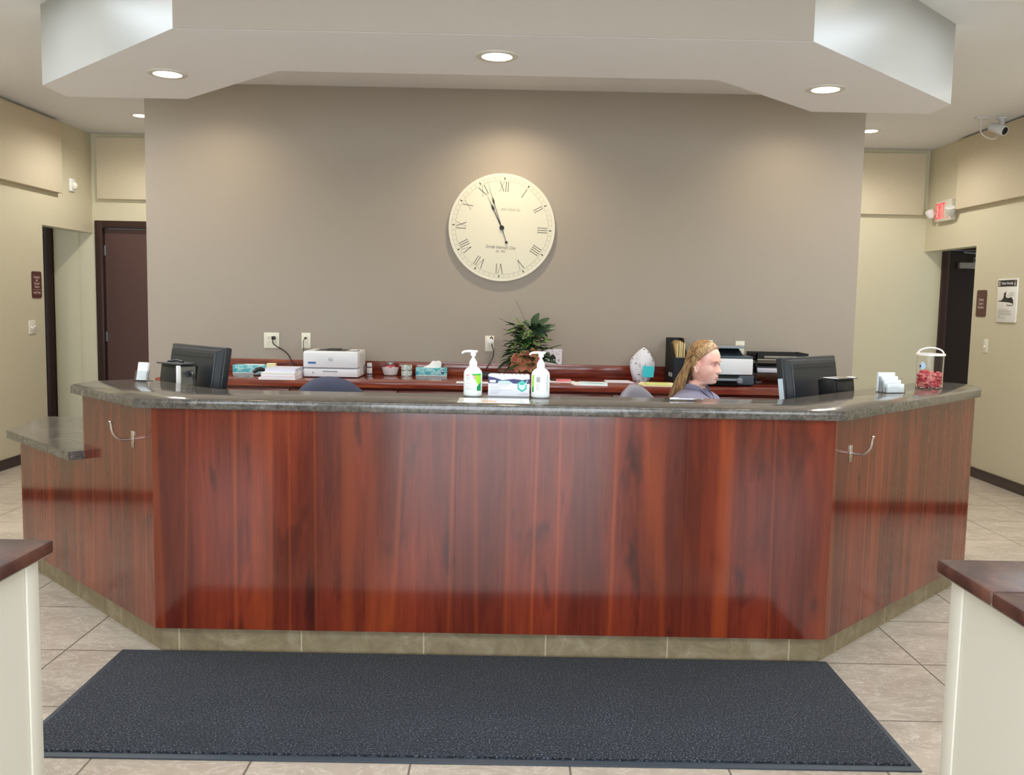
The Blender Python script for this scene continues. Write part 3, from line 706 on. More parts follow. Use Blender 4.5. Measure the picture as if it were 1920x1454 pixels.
B().lathe([(.036, .07), (.038, .072), (.038, .085), (.035, .087)], STEEL, 32).build('lid', t, smooth=40)
n = NT('can_label'); a = n.noise(n.tc, 60, 3, .5); n.col(n.ramp(a, [(.42, 'E8ECEA'), (.52, 'D7E4E0'), (.6, '8FB9AE'), (.66, 'E4D9C0')])); n.set(rough=.35); CANL = n.m
for k, (l_, z) in enumerate((('lower of two stacked pet food cans on the desk', 0), ('upper of two stacked pet food cans, with gold rim', .044))):
    t = thing('food_can', l_, 'can', (-.765, 6.875, ZD+z), group='stacked cans on the desk')
    B().lathe([(.040, .002), (.0405, .004), (.0405, .039), (.040, .041)], CANL, 32).build('body', t, smooth=40)
    B().lathe([(.039, 0), (.042, .0), (.042, .003), (.039, .004)], STEEL, 32).build('bottom_rim', t, smooth=40)
    B().lathe([(.039, .0395), (.042, .040), (.042, .0435), (.038, .0435)], mat('rim_gold', 'C9A877', .3, metal=1) if k else STEEL, 32).build('top_rim', t, smooth=40)

t = thing('terminal', 'black card terminal on the desk behind the left pump bottle', 'card reader', (-.165, 6.80, ZD), 0)
B().box(-.075, .085, -.045, .045, 0, .042, BLACK, .006).build('body', t, smooth=30)
B().box(-.06, .07, -.03, .03, .042, .045, DGREY, .001).build('keypad', t)
tag(B().box(-.36, .0, 6.33, 6.42, ZD, ZD+.006, WHITEP).build('paper_sheet'), 'white paper strip lying at the desk edge behind the left pump bottle', 'paper', 'papers on the desk')
t = thing('pink_flyer', 'pink and white flyer lying on the desk right of the plant', 'flyer', (.385, 6.62, ZD), math.radians(-2))
b = B(); b.box(-.09, .08, -.09, .09, 0, .003, WHITEP); b.build('sheet', t)
b = B(); b.box(-.03, .078, -.06, .088, .003, .012, mat('flyer_pink', 'E8808C', .6)); b.box(-.07, .0, .0, .012, .0031, .0125, INK); b.build('pink_page', t)
t = thing('brochure_stack', 'white and blue brochures lying at the edge of the desk', 'brochures', (.585, 6.42, ZD), math.radians(-4))
b = B(); b.prism([(-.16, .14), (-.11, -.10), (.12, -.10), (.12, .08)], 0, .006, WHITEP); b.build('bottom_sheets', t)
b = B(); b.box(-.08, .12, -.085, .06, .006, .016, mat('brochure_cyan', 'DDF1F6', .5)); b.build('cover', t)
b = B(); b.add([(-.05+.15*i/10, -.075+(.02 if 0 < i < 10 else 0)*math.sin(i/10*PI), .0165) for i in range(11)]+[(.10-.15*i/10, -.08, .0165) for i in range(11)], [tuple(range(22))], mat('brochure_blue', '3D84B8', .5)); b.build('blue_band', t)
b = B(); b.tube([(-.15, .12, .006), (-.12, .0, .02), (-.08, -.09, .008)], .004, WHITEP, 6); b.build('curled_edge', t)
tag(B().prism([(.72, 6.60), (.92, 6.60), (.90, 6.78), (.72, 6.78)], ZD, ZD+.005, mat('paper_lilac', 'E3E1EE', .7)).build('paper_sheet'), 'pale sheet lying on the desk left of the treat bag', 'paper', 'papers on the desk')

# plastic bag with paw prints
t = thing('treat_bag', 'white plastic bag with black paw prints and a cyan sticky note', 'bag', (1.01, 6.85, ZD), math.radians(2))
nu, nv = 36, 18; vs = []; fs = []; random.seed(4)
for j in range(nv+1):
    v = j/nv; w0 = .088*(math.sin(min(1, v*1.3+.42)*PI*.5))*(1 if v < .45 else math.cos((v-.45)/.55*PI*.5)**.8)+.004
    for i in range(nu):
        a = 2*PI*i/nu; cr_ = 1+.06*math.sin(5*a+v*7)+.03*math.sin(11*a-v*13)
        vs.append((w0*cr_*math.cos(a)+.012*v*v, w0*.55*cr_*math.sin(a), .25*v))
for j in range(nv):
    for i in range(nu): fs.append((j*nu+i, j*nu+(i+1) % nu, (j+1)*nu+(i+1) % nu, (j+1)*nu+i))
fs.append(tuple(nv*nu+i for i in range(nu))); fs.append(tuple(range(nu)))
n = NT('bag_film'); vo = n.t.nodes.new('ShaderNodeTexVoronoi'); vo.inputs['Scale'].default_value = 34; vo.inputs['Randomness'].default_value = .7; n.link(n.mapping((1, 1.4, 1)), vo.inputs['Vector'])
n.col(n.mix(n.ramp(vo.outputs['Distance'], [(.17, 1.0), (.22, 0.0)]), 'E6E7F2', '2C2C34')); n.set(rough=.25, spec=.6); n.bump(n.noise(n.tc, 30, 3, .6, 2), .6, .01)
B().add(vs, fs, n.m).build('film', t, smooth=70)
b = B(); b.prism([(-.04, -.03), (.045, -.03), (.05, .05), (-.035, .055)], 0, .001, mat('sticky_cyan', '3FD6E4', .6)); o = b.build('sticky_note', t)
o.location = (.035, -.056, .06); o.rotation_euler = (math.radians(88), 0, 0)
t = thing('manila_folder', 'pale manila folder lying on the desk in front of the treat bag', 'folder', (1.06, 6.46, ZD), math.radians(-3))
b = B(); b.prism([(-.10, .14), (-.13, -.0), (-.10, -.10), (.12, -.11), (.14, -.02), (.13, .14)], 0, .006, mat('folder_cream', 'EFE6BE', .7), .01); b.build('folder', t)
b = B(); b.prism([(-.08, .1), (-.07, -.10), (.09, -.10), (.09, .1)], .006, .012, mat('folder_lime', 'D9E28A', .7)); b.build('green_sheet', t)

# magazine file
t = thing('magazine_file', 'tall black magazine file holding manila folders, left of the woman', 'file holder', (1.27, 6.85, ZD), math.radians(4))
b = B(); Wf, Df = .055, .12
b.box(-Wf, Wf, -Df, Df, 0, .005, BLACKM)
for sx in (-1, 1):
    x0, x1 = sorted((sx*Wf, sx*(Wf-.004))); M0 = b.M; b.M = Matrix(((0, 0, 1, x0), (1, 0, 0, 0), (0, 1, 0, 0), (0, 0, 0, 1)))
    b.prism([(-Df, 0), (Df, 0), (Df, .325), (.02, .325), (-Df, .18)], 0, .004, BLACKM); b.M = M0
b.box(-Wf, Wf, Df-.004, Df, 0, .325, BLACKM); b.box(-Wf, Wf, -Df, -Df+.004, 0, .185, mat('file_blueblack', '1E232C', .45)); b.build('case', t)
b = B()
for k in range(4): b.box(-.048, -.042+.0, -.10+k*.03, -.088+k*.03, .04, .07, WHITEP)
b.v = [(p[0]-.0075, p[1], p[2]) for p in b.v]; b.build('side_slots', t)
for k, (dx, h) in enumerate(((-.02, .30), (-.002, .315), (.012, .308), (.03, .30))):
    f = thing('manila_folder', ['leftmost manila folder in the black magazine file', 'tall manila folder in the black magazine file, second from left', 'manila folder in the black magazine file, third from left', 'rightmost manila folder in the black magazine file'][k], 'folder', (1.27+dx, 6.85, ZD+.006), math.radians(4), 'manila folders in the magazine file')
    B().box(-.0055, .0055, -.105, .10, 0, h-.02, mat('manila', 'E3CC97', .75, var=.08)).build('cover', f)
    B().box(-.004, .004, -.1, .06, h-.02, h-.012, mat('manila_tab', 'CDB27A', .75)).build('tab', f)
t = thing('slim_binder', 'thin white binder standing right of the black magazine file', 'binder', (1.352, 6.86, ZD), 0)
B().box(-.012, .012, -.11, .11, 0, .21, mat('binder_white', 'DDDDD3', .6), .002).build('cover', t, smooth=30)

# inkjet printer
t = thing('inkjet_printer', 'black inkjet printer with white front panel and raised document feeder', 'printer', (1.585, 6.68, ZD), 0)
b = B(); b.box(-.20, .18, -.18, .17, .004, .10, BLACKM, .006); b.box(-.20, .18, -.16, .17, .10, .165, BLACK, .006); b.build('body', t, smooth=30)
b = B(); b.box(-.20, .165, -.20, -.165, .085, .198, PW, .006); b.build('front_panel', t, smooth=30)
b = B(); b.box(-.2, .17, -.185, .17, .198, .215, mat('scanner_grey', '3C4A56', .35), .006); b.build('scanner_lid', t, smooth=30)
b = B(); b.M = Matrix(((0, 0, 1, -.2), (1, 0, 0, 0), (0, 1, 0, 0), (0, 0, 0, 1)))
b.prism([(-.10, .213), (.16, .213), (.16, .27), (.08, .272)], 0, .32, mat('feeder_dark', '2C333C', .4))
b.M = Matrix.Identity(4); b.prism([(-.2, -.10), (.12, -.10), (.19, .10), (-.2, .12)], .268, .28, mat('feeder_grey', '8F9AA4', .35)); b.build('document_feeder', t)
b = B(); b.box(-.16, .07, -.27, -.10, .045, .056, mat('tray_grey', '7F8B95', .4), .002); b.box(.04, .075, -.28, -.25, .03, .065, mat('tray_grey', '7F8B95', .4), .004); b.build('output_tray', t, smooth=30)
b = B(); b.box(.07, .178, -.19, -.165, .012, .08, mat('ink_door', '46525F', .4), .004); b.build('ink_door', t, smooth=30)

# letter trays
t = thing('letter_tray', 'black two-tier letter tray holding papers, right of the inkjet printer', 'letter tray', (2.04, 6.83, ZD), 0)
b = B()
for z in (.085, .175):
    b.box(-.21, .17, -.13, .15, z, z+.004, BLACKM); b.box(-.21, -.205, -.13, .15, z, z+.05, BLACKM); b.box(-.21, .17, .146, .15, z, z+.055, BLACKM)
b.box(-.21, .17, -.13, -.125, .188, .232, BLACKM)
b.M = Matrix(((0, 0, 1, .17), (1, 0, 0, 0), (0, 1, 0, 0), (0, 0, 0, 1)))
b.prism([(-.13, 0), (-.12, 0), (-.12, .16), (-.09, .16), (-.09, .21), (.10, .21), (.10, 0), (.15, 0), (.15, .232), (-.13, .232)], 0, .006, BLACKM)
b.M = Matrix.Identity(4); b.box(-.21, -.2, -.13, -.12, 0, .23, BLACKM); b.box(-.21, -.2, .14, .15, 0, .23, BLACKM); b.build('frame', t)
b = B(); b.box(-.15, .09, -.1315, -.1305, .197, .212, mat('label_taupe', '948F84', .6)); b.build('label_strip', t)
for k, (z, h, l_, c) in enumerate(((.0895, .03, 'thick white paper sheaf on the middle shelf of the black letter tray', 'E6E5F2'), (.1795, .006, 'thin grey papers on the top shelf of the black letter tray', 'B5B2AA'))):
    b = B(); random.seed(k)
    for q in range(5 if k == 0 else 2):
        dx = random.uniform(-.006, .006); b.box(1.845+dx, 2.195+dx, 6.705+dx, 6.96, ZD+z+q*h/5, ZD+z+(q+.85)*h/5, mat('sheaf_'+c, c, .7))
    tag(b.build('paper_sheaf'), l_, 'papers', 'papers in the letter tray')
t = thing('computer_mouse', 'silver and black mouse on the desk right of the inkjet printer', 'mouse', (1.845, 6.745, ZD), math.radians(10))
b = B(); b.ball((0, 0, .012), (.055, .03, .018), mat('mouse_dark', '4A3F42', .3)); b.build('body', t, smooth=60)
b = B(); b.ball((.0, 0, .016), (.048, .024, .017), CHROME); b.build('top_shell', t, smooth=60)

# ------------------------------------------------------------ things on the raised countertop
def pump_bottle(x, y, rz, label, front):
    t = thing('pump_bottle', label, 'pump bottle', (x, y, ZT), math.radians(rz), 'white hand sanitizer pump bottles')
    SW = mat('bottle_white', 'F3F7F6', .35)
    B().lathe([(.034, 0), (.039, .004), (.0405, .012), (.0405, .098), (.038, .110), (.028, .122), (.017, .129), (.0165, .133)], SW, 40, sy=.8).build('body', t, smooth=50)
    B().lathe([(.0175, .131), (.0175, .148), (.015, .153), (.008, .166), (.0065, .168)], SW, 32).build('collar', t, smooth=40)
    h = B(); h.lathe([(.006, .166), (.006, .176), (.0115, .177), (.0125, .196), (.012, .199), (.002, .2)], SW, 24)
    h.tube([(.014, 0, .1955), (-.015, 0, .197), (-.038, 0, .1955), (-.047, 0, .191), (-.049, 0, .186)], [.0055, .0055, .005, .0045, .0035], SW, 10)
    h.box(-.002, .019, -.007, .007, .192, .2005, SW, .002); h.build('pump_head', t, smooth=50)
    G1, G2, G3 = mat('label_green', '23B14E', .4), mat('label_lime', '9ADB3C', .4), mat('label_deep', '0E8F5C', .4)
    b = B(); b.M = Matrix.Diagonal((1, .8, 1, 1)); R_ = .0408
    if front:
        lab(b, R_, -3, 62, 0, 0, G2, 14, lambda u: (.026+(.07*(1-u)**1.0 if u < .72 else .02*(1-u)), .1005))
        lab(b, R_+.0001, 28, 62, .026, .060, G3, 8, lambda u: (.026, .045+.02*u)); lab(b, R_+.0002, -3, 60, .094, .1005, G1, 12)
        lab(b, R_+.0003, 5, 22, .080, .094, mat('label_red', 'D8323C', .4), 6); lab(b, R_+.0005, 7.5, 19.5, .082, .092, mat('label_blush', 'F4C9C4', .4), 6); lab(b, R_+.0007, 12, 16, .085, .089, mat('label_red', 'D8323C', .4), 3)
        b.text('3M', .014, -.0225, .0925, mat('label_red', 'D8323C', .4), wrap=R_+.0003, depth=.0003)
        b.text('Avagard', .0075, -.018, .083, mat('label_blueink', '5C7F9C', .5), wrap=R_+.0003, depth=.0003)
        for k, (z, x1) in enumerate(((.076, -4), (.071, -10), (.062, -2), (.057, -14), (.048, -6), (.040, -18), (.036, 18), (.031, 22))):
            lab(b, R_+.0002, -44, x1, z, z+.0012, LINE, 6)
    else:
        lab(b, R_, -66, -48, 0, 0, G2, 8, lambda u: (.026, .1005)); lab(b, R_+.0001, -66, -52, .026, .05, G3, 6)
        for k in range(7): lab(b, R_+.0002, -30, -6, .070+k*.0033, .070+k*.0033+.0018, INK, 6)
        lab(b, R_+.0002, -30, -8, .096, .0972, LINE, 6)
        for k in range(5): lab(b, R_+.0002, -32, -10, .036+k*.006, .0376+k*.006, LINE, 6)
        for k in range(9): lab(b, R_+.0002, 38, 43, .032+k*.008, .037+k*.008, mat('label_blueink', '5C7F9C', .5), 3)
    b.build('label', t, smooth=60)
pump_bottle(-.152, 3.975, -2, 'white pump bottle with green swoosh label, left of the glove box', True)
pump_bottle(.144, 3.965, 3, 'white pump bottle with barcode side showing, right of the glove box', False)
t = thing('mask_box', 'white carton of face masks between the two pump bottles', 'mask box', (.006, 3.985, ZT), math.radians(-1))
CW = mat('carton_white', 'F0F0F8', .45)
b = B(); b.box(-.091, .091, -.0, .055, 0, .094, CW, .0015); b.build('carton', t, smooth=30)
b = B(); b.M = Matrix(((1, 0, 0, 0), (0, 0, -1, -.0005), (0, 1, 0, 0), (0, 0, 0, 1)))
NAVY = mat('print_navy', '3D3C6E', .5); TEAL = mat('print_teal', '22B5A8', .45); PALE = mat('print_pale', 'BFD9D8', .5)
b.prism([(-.091, .057), (.091, .057), (.091, .078), (.06, .074), (.02, .078), (-.03, .072), (-.06, .082), (-.091, .088)], 0, .0004, NAVY)
b.prism([(-.05, .0575), (-.045, .068), (-.02, .070), (.0, .069), (.02, .0575)], .0004, .0007, PALE); b.box(-.084, -.058, .0605, .0715, .0004, .0008, WHITEP)
b.text('LEVEL 1', .006, -.071, .066, NAVY, z=.0008);
hexp = lambda r: [(.058+r*math.sin(PI/3*k), .047+r*1.15*math.cos(PI/3*k)) for k in range(6)]
b.prism(hexp(.023), .0004, .0010, TEAL); b.prism(hexp(.0165), .001, .0013, mat('print_mint', 'D2F3F1', .5)); b.prism([(.0475, .052), (.0685, .052), (.067, .06), (.058, .064), (.049, .06)], .0013, .0016, TEAL)
b.prism([(.062, .033), (.066, .033), (.083, .074), (.079, .072)], .0013, .0018, mat('print_mint', 'D2F3F1', .5))
b.text('Level 1 Procedural Face Mask', .0058, -.04, .0515, mat('print_grey', '6C7688', .6), z=.0003, sx=1.15)
for z, x1 in ((.044, -.01), (.039, -.045), (.034, -.03), (.027, .015), (.022, -.035), (.016, -.04), (.011, -.05)): b.box(-.082, x1, z, z+.0015, 0, .0004, mat('print_line', 'B9BECB', .6))
b.box(.05, .083, .014, .0155, 0, .0004, mat('print_line', 'B9BECB', .6)); b.box(.04, .083, .009, .0105, 0, .0004, mat('print_rose', 'D9A0B8', .6)); b.build('front_print', t)
b = B(); b.prism([(-.088, .002), (.088, .002), (.084, .045), (-.084, .045)], .094, .097, CW)
for k in range(7): b.prism([(-.045+k*.018, .004), (-.035+k*.018, .004), (-.038+k*.018, .012), (-.046+k*.018, .010)], .097, .0985, NAVY)
b.build('torn_top', t)
t = thing('info_sheet', 'laminated white sheet lying flat in front of the pump bottles', 'sheet', (-.055, 3.80, ZT), math.radians(0))
b = B(); b.box(-.15, .148, -.085, .085, 0, .0015, mat('laminate', 'F3F4F2', .12, coat=.5)); b.build('sheet', t)
b = B(); b.box(-.05, .01, -.06, -.02, .0015, .0018, mat('print_orange', 'D9A878', .4))
for k in range(3): b.box(-.11, .12, .0+k*.022, .004+k*.022, .0015, .0018, mat('print_line', 'B9BECB', .6))
b.box(.02, .12, -.05, -.04, .0015, .0018, mat('print_tan', 'CDB9A6', .6)); b.build('print', t)

ACR = mat('clear_acrylic', 'FFFFFF', .03, trans=1, ior=1.3)
CARD = mat('card_white', 'EEF6FA', .35)
def card_single(x, y, rz, label):
    t = thing('card_holder', label, 'card holder', (x, y, ZT), math.radians(rz))
    Tm = Matrix.Translation((0, 0, .002)) @ Matrix.Rotation(math.radians(-14), 4, 'X')
    b = B(); b.box(-.034, .034, -.02, .035, 0, .002, ACR); b.M = Tm; b.box(-.034, .034, .0, .002, 0, .055, ACR); b.box(-.034, .034, -.014, -.012, 0, .045, ACR); b.box(-.034, -.032, -.014, .002, 0, .045, ACR); b.box(.032, .034, -.014, .002, 0, .045, ACR); b.build('holder', t)
    c = thing('business_cards', 'white business cards standing in the left clear holder', 'cards', (x, y, ZT), math.radians(rz))
    b = B(); b.M = Tm
    for k in range(7): b.box(-.026+k*.0004, .026+k*.0004, -.0115+k*.0016, -.0103+k*.0016, .001, .088, CARD)
    b.build('card_stack', c)
    b = B(); b.M = Tm @ Matrix(((1, 0, 0, 0), (0, 0, -1, -.0117), (0, 1, 0, 0), (0, 0, 0, 1)))
    PG = mat('print_palegreen', 'B6CFC8', .5); b.tube([(-.02, .042, 0), (-.005, .045, 0), (.01, .041, 0), (.024, .047, 0)], .0006, PG, 4)
    for k in range(4): b.box(-.018, .004+.004*k, .05+k*.008, .0515+k*.008, 0, .0003, PG)
    b.build('card_print', c)
card_single(-1.762, 4.38, -14, 'small clear card holder on the left end of the raised top')
def card_tiered(x, y, rz):
    t = thing('card_holder', 'wide clear tiered card holder full of cards beside the jar of treats', 'card holder', (x, y, ZT), math.radians(rz))
    b = B(); b.box(-.055, .055, -.04, .04, 0, .002, ACR)
    for k in range(4):
        yy = -.036+k*.02; b.box(-.055, .055, yy, yy+.0015, 0, .03+k*.017, ACR)
    for sx in (-.055, .0535): b.box(sx, sx+.0015, -.036, .026, 0, .028, ACR); b.box(sx, sx+.0015, -.004, .026, .028, .075, ACR)
    b.build('holder', t)
    for k in range(4):
        c = thing('business_cards', ['front and lowest row of cards in the tiered holder', 'second row of cards from the front in the tiered holder', 'third row of cards from the front in the tiered holder', 'back and highest row of cards in the tiered holder'][k], 'cards', (x, y, ZT), math.radians(rz), 'cards in the tiered holder')
        yy = -.034+k*.02; off = [.004, .0, -.004, -.008][k]
        b = B()
        for q in range(6): b.box(-.047+off, .045+off, yy+q*.0025, yy+q*.0025+.0015, .003, .045+k*.0175, CARD)
        b.build('card_stack', c)
        b = B(); z0 = .045+k*.0175
        for q in range(2): b.box(-.035+off, .02+off, yy-.0004, yy-.0001, z0-.008-q*.006, z0-.0068-q*.006, mat('print_paleblue', 'A9C4DC', .5))
        b.build('card_print', c)
card_tiered(1.915, 4.52, 12)

# treat jar
t = thing('treat_jar', 'clear plastic jar with white rim and arched handle, right end of the counter', 'jar', (2.262, 4.86, ZT))
JAR = mat('jar_plastic', 'FFFFFF', .02, trans=1, ior=1.2, spec=.6)
sg = 48; prof = [(.066, 0), (.068, .003), (.0665, .05), (.068, .175), (.0665, .175), (.065, .05), (.0645, .006), (.0005, .006), (.0005, 0)]
vs = []; fs = []
for r, z in prof:
    for k in range(sg): a = 2*PI*k/sg; vs.append((r*math.cos(a), r*math.sin(a), z))
for i in range(len(prof)):
    for k in range(sg): fs.append((i*sg+k, i*sg+(k+1) % sg, ((i+1) % len(prof))*sg+(k+1) % sg, ((i+1) % len(prof))*sg+k))
B().add(vs, fs, JAR).build('body', t, smooth=50)
RIMM = mat('jar_rim', 'E6E3DF', .25)
b = B(); prof = [(.063, .172), (.0735, .172), (.0735, .182), (.063, .182)]; vs = []; fs = []
for r, z in prof:
    for k in range(sg): a = 2*PI*k/sg; vs.append((r*math.cos(a), r*math.sin(a), z))
for i in range(4):
    for k in range(sg): fs.append((i*sg+k, i*sg+(k+1) % sg, ((i+1) % 4)*sg+(k+1) % sg, ((i+1) % 4)*sg+k))
b.add(vs, fs, RIMM); b.build('rim', t, smooth=40)
b = B(); b.lathe([(.062, .178), (.060, .1795)], JAR, 40); b.build('lid', t, smooth=40)
b = B(); b.tube([(.069*math.cos(a), 0, .181+.031*math.sin(a)) for a in [PI*i/20 for i in range(21)]], .0045, RIMM, 8); b.build('handle', t, smooth=60)
b = B(); lab(b, .0690, -70, -42, 0, 0, mat('sticker_blue', 'B5D2F0', .4), 10, lambda u: (.118-.02*math.sin(PI*u)-.002, .118+.02*math.sin(PI*u)+.002)); lab(b, .0692, -72, -64, .108, .122, mat('sticker_navy', '223A78', .4), 3); b.build('sticker', t, smooth=50)
random.seed(11)
TRM = [mat('treat_pink', 'D8656A', .6, var=.1, vscale=60), mat('treat_rose', 'C24A52', .6, var=.1, vscale=60), mat('treat_light', 'E58E88', .6, var=.1, vscale=60)]
protos = []
def treat_mesh(m):
    b = B(); b.tube([(-.009, 0, 0), (.009, 0, 0)], .0058, m, 10)
    for sx in (-1, 1):
        for sy in (-1, 1): b.ball((sx*.011, sy*.0045, 0), .0068, m, 10)
    o = b.build('dog_treat', smooth=60); return o
k = 0; first = {}
for layer in range(7):
    z = .013+layer*.0115
    ring = [(0, 0)]+[(.026*math.cos(a), .026*math.sin(a)) for a in [2*PI*i/5+layer for i in range(5)]]+[(.0475*math.cos(a), .0475*math.sin(a)) for a in [2*PI*i/11+layer*.7 for i in range(11)]]
    if layer == 6: ring = [p for p in ring if random.random() < .6]
    for px, py in ring:
        mi = random.randrange(3)
        if mi not in first: o = first[mi] = treat_mesh(TRM[mi])
        else: o = first[mi].copy(); C.objects.link(o)
        o.location = (2.262+px, 4.86+py, ZT+z+random.uniform(-.001, .001)); o.rotation_euler = (random.uniform(-.5, .5), random.uniform(-.35, .35), random.uniform(0, PI))
        tag(o, 'pink bone-shaped dog treat among many in the clear jar', 'dog treat', 'dog treats in the jar'); k += 1

t = thing('ballpoint_pen', 'silver pen lying on the raised countertop in front of the woman', 'pen', (.785, 3.96, ZT+.0055), math.radians(2))
b = B(); b.tube([(-.075, 0, 0), (-.07, 0, 0), (.03, 0, 0)], [.004, .005, .005], mat('pen_silver', 'D5D7DE', .25, metal=.6), 12); b.build('barrel', t, smooth=50)
b = B(); b.tube([(.03, 0, 0), (.066, 0, 0), (.076, 0, 0)], [.0052, .004, .0012], CHROME, 12); b.build('tip', t, smooth=50)
B().box(-.072, -.035, -.0015, .0015, .0045, .0065, CHROME).build('clip', t)

# ------------------------------------------------------------ wall clock
CLK = frame((-.066, YB-.001, 2.041), 'back')
t = thing('wall_clock', 'large round cream wall clock with Roman numerals above the plant', 'clock', M=CLK)
FACE = mat('clock_cream', 'E2DECB', .5); CI = mat('clock_ink', '3C372D', .6); CB = mat('clock_black', '1B1B19', .5)
RC = .407
b = B(); b.lathe([(RC-.01, 0), (RC, .004), (RC, .022), (RC-.004, .028), (RC-.016, .030), (RC-.024, .026)], mat('clock_rim', 'E4DFCF', .4), 96); b.build('rim', t, smooth=40)
b = B(); b.lathe([(RC-.022, .02), (RC-.022, .0265)], FACE, 96); b.build('face', t)
def ringb(b, r0, r1, z, m, sg=96):
    for k in range(sg):
        a0, a1 = 2*PI*k/sg, 2*PI*(k+1)/sg
        b.add([(r*math.cos(a), r*math.sin(a), z) for r, a in ((r0, a0), (r1, a0), (r1, a1), (r0, a1))], [(0, 1, 2, 3)], m)
ROT = math.radians(-2.6)
b = B(); ZF = .0268
for r0, w_ in ((.385, .0012), (.352, .0012), (.3805, .0007)): ringb(b, r0, r0+w_, ZF, CI)
for k in range(60):
    b.M = Matrix.Rotation(ROT-2*PI*k/60, 4, 'Z')
    if k % 5 == 0: b.box(-.004, .004, .359, .376, ZF, ZF+.0004, CB)
    else: b.box(-.0006, .0006, .356, .378, ZF, ZF+.0003, CI)
b.build('minute_track', t)
b = B()
def bar(b, x0, x1, w_, h=.07, serif=True):
    b.prism([(x0-w_/2, -h/2), (x0+w_/2, -h/2), (x1+w_/2, h/2), (x1-w_/2, h/2)], ZF, ZF+.0004, CI)
    if serif:
        b.box(x0-w_/2-.005, x0+w_/2+.005, -h/2, -h/2+.0018, ZF, ZF+.0004, CI); b.box(x1-w_/2-.005, x1+w_/2+.005, h/2-.0018, h/2, ZF, ZF+.0004, CI)
NW = {'I': .017, 'V': .044, 'X': .044}
for k, s_ in enumerate(['XII', 'I', 'II', 'III', 'IIII', 'V', 'VI', 'VII', 'VIII', 'IX', 'X', 'XI']):
    b.M = Matrix.Rotation(ROT-2*PI*k/12, 4, 'Z') @ Matrix.Translation((0, .308, 0))
    W_ = sum(NW[c] for c in s_); x = -W_/2
    for c in s_:
        xc = x+NW[c]/2
        if c == 'I': bar(b, xc, xc, .0046)
        elif c == 'V': bar(b, xc, xc-.016, .0050); bar(b, xc, xc+.016, .0024)
        else: bar(b, xc+.015, xc-.015, .0050); bar(b, xc-.015, xc+.015, .0024)
        x += NW[c]
b.build('numerals', t)
b = B(); b.M = Matrix.Rotation(ROT, 4, 'Z')
b.text('Orrville Veterinary Clinic', .036, 0, -.148, CI, z=ZF, italic=.35, sx=.62, depth=.0003); b.text('Est. 1956', .026, 0, -.178, CI, z=ZF, italic=.35, sx=.72, depth=.0003)
b.text('ston Clock Co.', .03, -.015, .140, mat('clock_lightink', '8C877A', .6), z=ZF, italic=.35, sx=.8, depth=.0003, align='LEFT'); b.build('lettering', t)
def hand(name, ang, L, tail, spade, w_, z, m):
    b = B(); b.M = Matrix.Rotation(math.radians(ang), 4, 'Z')
    b.prism([(-w_, 0), (w_, 0), (w_*.45, L*.62), (-w_*.45, L*.62)], z, z+.0015, m)
    y = spade; sw_ = w_*2.4; b.prism([(0, y-.03), (sw_, y+.002), (w_*.5, y+.035), (-w_*.5, y+.035), (-sw_, y+.002)], z, z+.002, m)
    b.prism([(-w_*.4, y+.03), (w_*.4, y+.03), (.0003, L), (-.0003, L)], z, z+.0015, m)
    if tail: b.prism([(-w_*.7, -tail), (w_*.7, -tail), (w_*.9, 0), (-w_*.9, 0)], z, z+.0015, m); b.lathe([(.011, z), (.011, z+.002)], m, 20, cy=-tail)
    return b.build(name, t)
hand('minute_hand', 18.2, .372, .116, .205, .0028, .034, CB); hand('hour_hand', 25.2, .262, 0, .158, .004, .0305, CB)
b = B(); b.lathe([(.018, .027), (.018, .037), (.014, .0385)], CB, 24); b.build('centre_cap', t, smooth=40)

# ------------------------------------------------------------ signs, switches, sensor, camera, exit sign
def rrect(w_, h_, r, n_=5):
    p = []
    for cx, cy, a0 in ((w_/2-r, h_/2-r, 0), (-w_/2+r, h_/2-r, 90), (-w_/2+r, -h_/2+r, 180), (w_/2-r, -h_/2+r, 270)):
        for k in range(n_+1): a = math.radians(a0+90*k/n_); p.append((cx+r*math.cos(a), cy+r*math.sin(a)))
    return p
SIGNB = mat('sign_brown', '5A3630', .45); SIGNT = mat('sign_lettering', 'D9BFB5', .5)
def room_sign(y, z, side, lines, label, rule=None):
    x = XL if side == 'left' else XR
    t = thing('room_sign', label, 'sign', M=frame((x, y, z), side), group='brown room signs')
    B().prism(rrect(.165, .235, .02), 0, .006, SIGNB).build('plate', t)
    b = B()
    for txt, yy, sz in lines: b.text(txt, sz, 0, yy, SIGNT, z=.0062, depth=.0006)
    if rule is not None: b.box(-.065, .065, rule-.0012, rule+.0012, .006, .0068, SIGNT)
    b.build('lettering', t)
room_sign(8.146, 1.552, 'left', [('Surgery', .068, .034), ('and', .040, .030), ('Dental', .012, .034), ('Suites', -.017, .034), ('Staff Only', -.070, .030)], 'brown sign on left wall beside the doorway lettered Surgery and Dental Suites', rule=-.044)
room_sign(8.092, 1.548, 'right', [('Feline', .032, .036), ('Exam', -.001, .036), ('Rooms', -.034, .036)], 'brown sign on right wall beside the dark doorway lettered Feline Exam Rooms')
def switch(y, z, side, n_, label):
    x = XL if side == 'left' else XR; wd = .07 if n_ == 1 else .115
    t = thing('light_switch', label, 'light switch', M=frame((x, y, z), side), group='ivory light switches')
    B().box(-wd/2, wd/2, -.06, .06, 0, .006, IVORY, .002).build('cover_plate', t, smooth=30)
    for k in range(n_):
        cx = 0 if n_ == 1 else (-.023, .023)[k]; b = B(); up = k == 1
        b.prism([(cx-.005, -.012), (cx+.005, -.012), (cx+.005, .012), (cx-.005, .012)], .005, .008, IVORY)
        b.tube([(cx, 0, .006), (cx, .012 if up else -.012, .022)], [.005, .004], WHITE, 8); b.build('toggle', t, smooth=50)
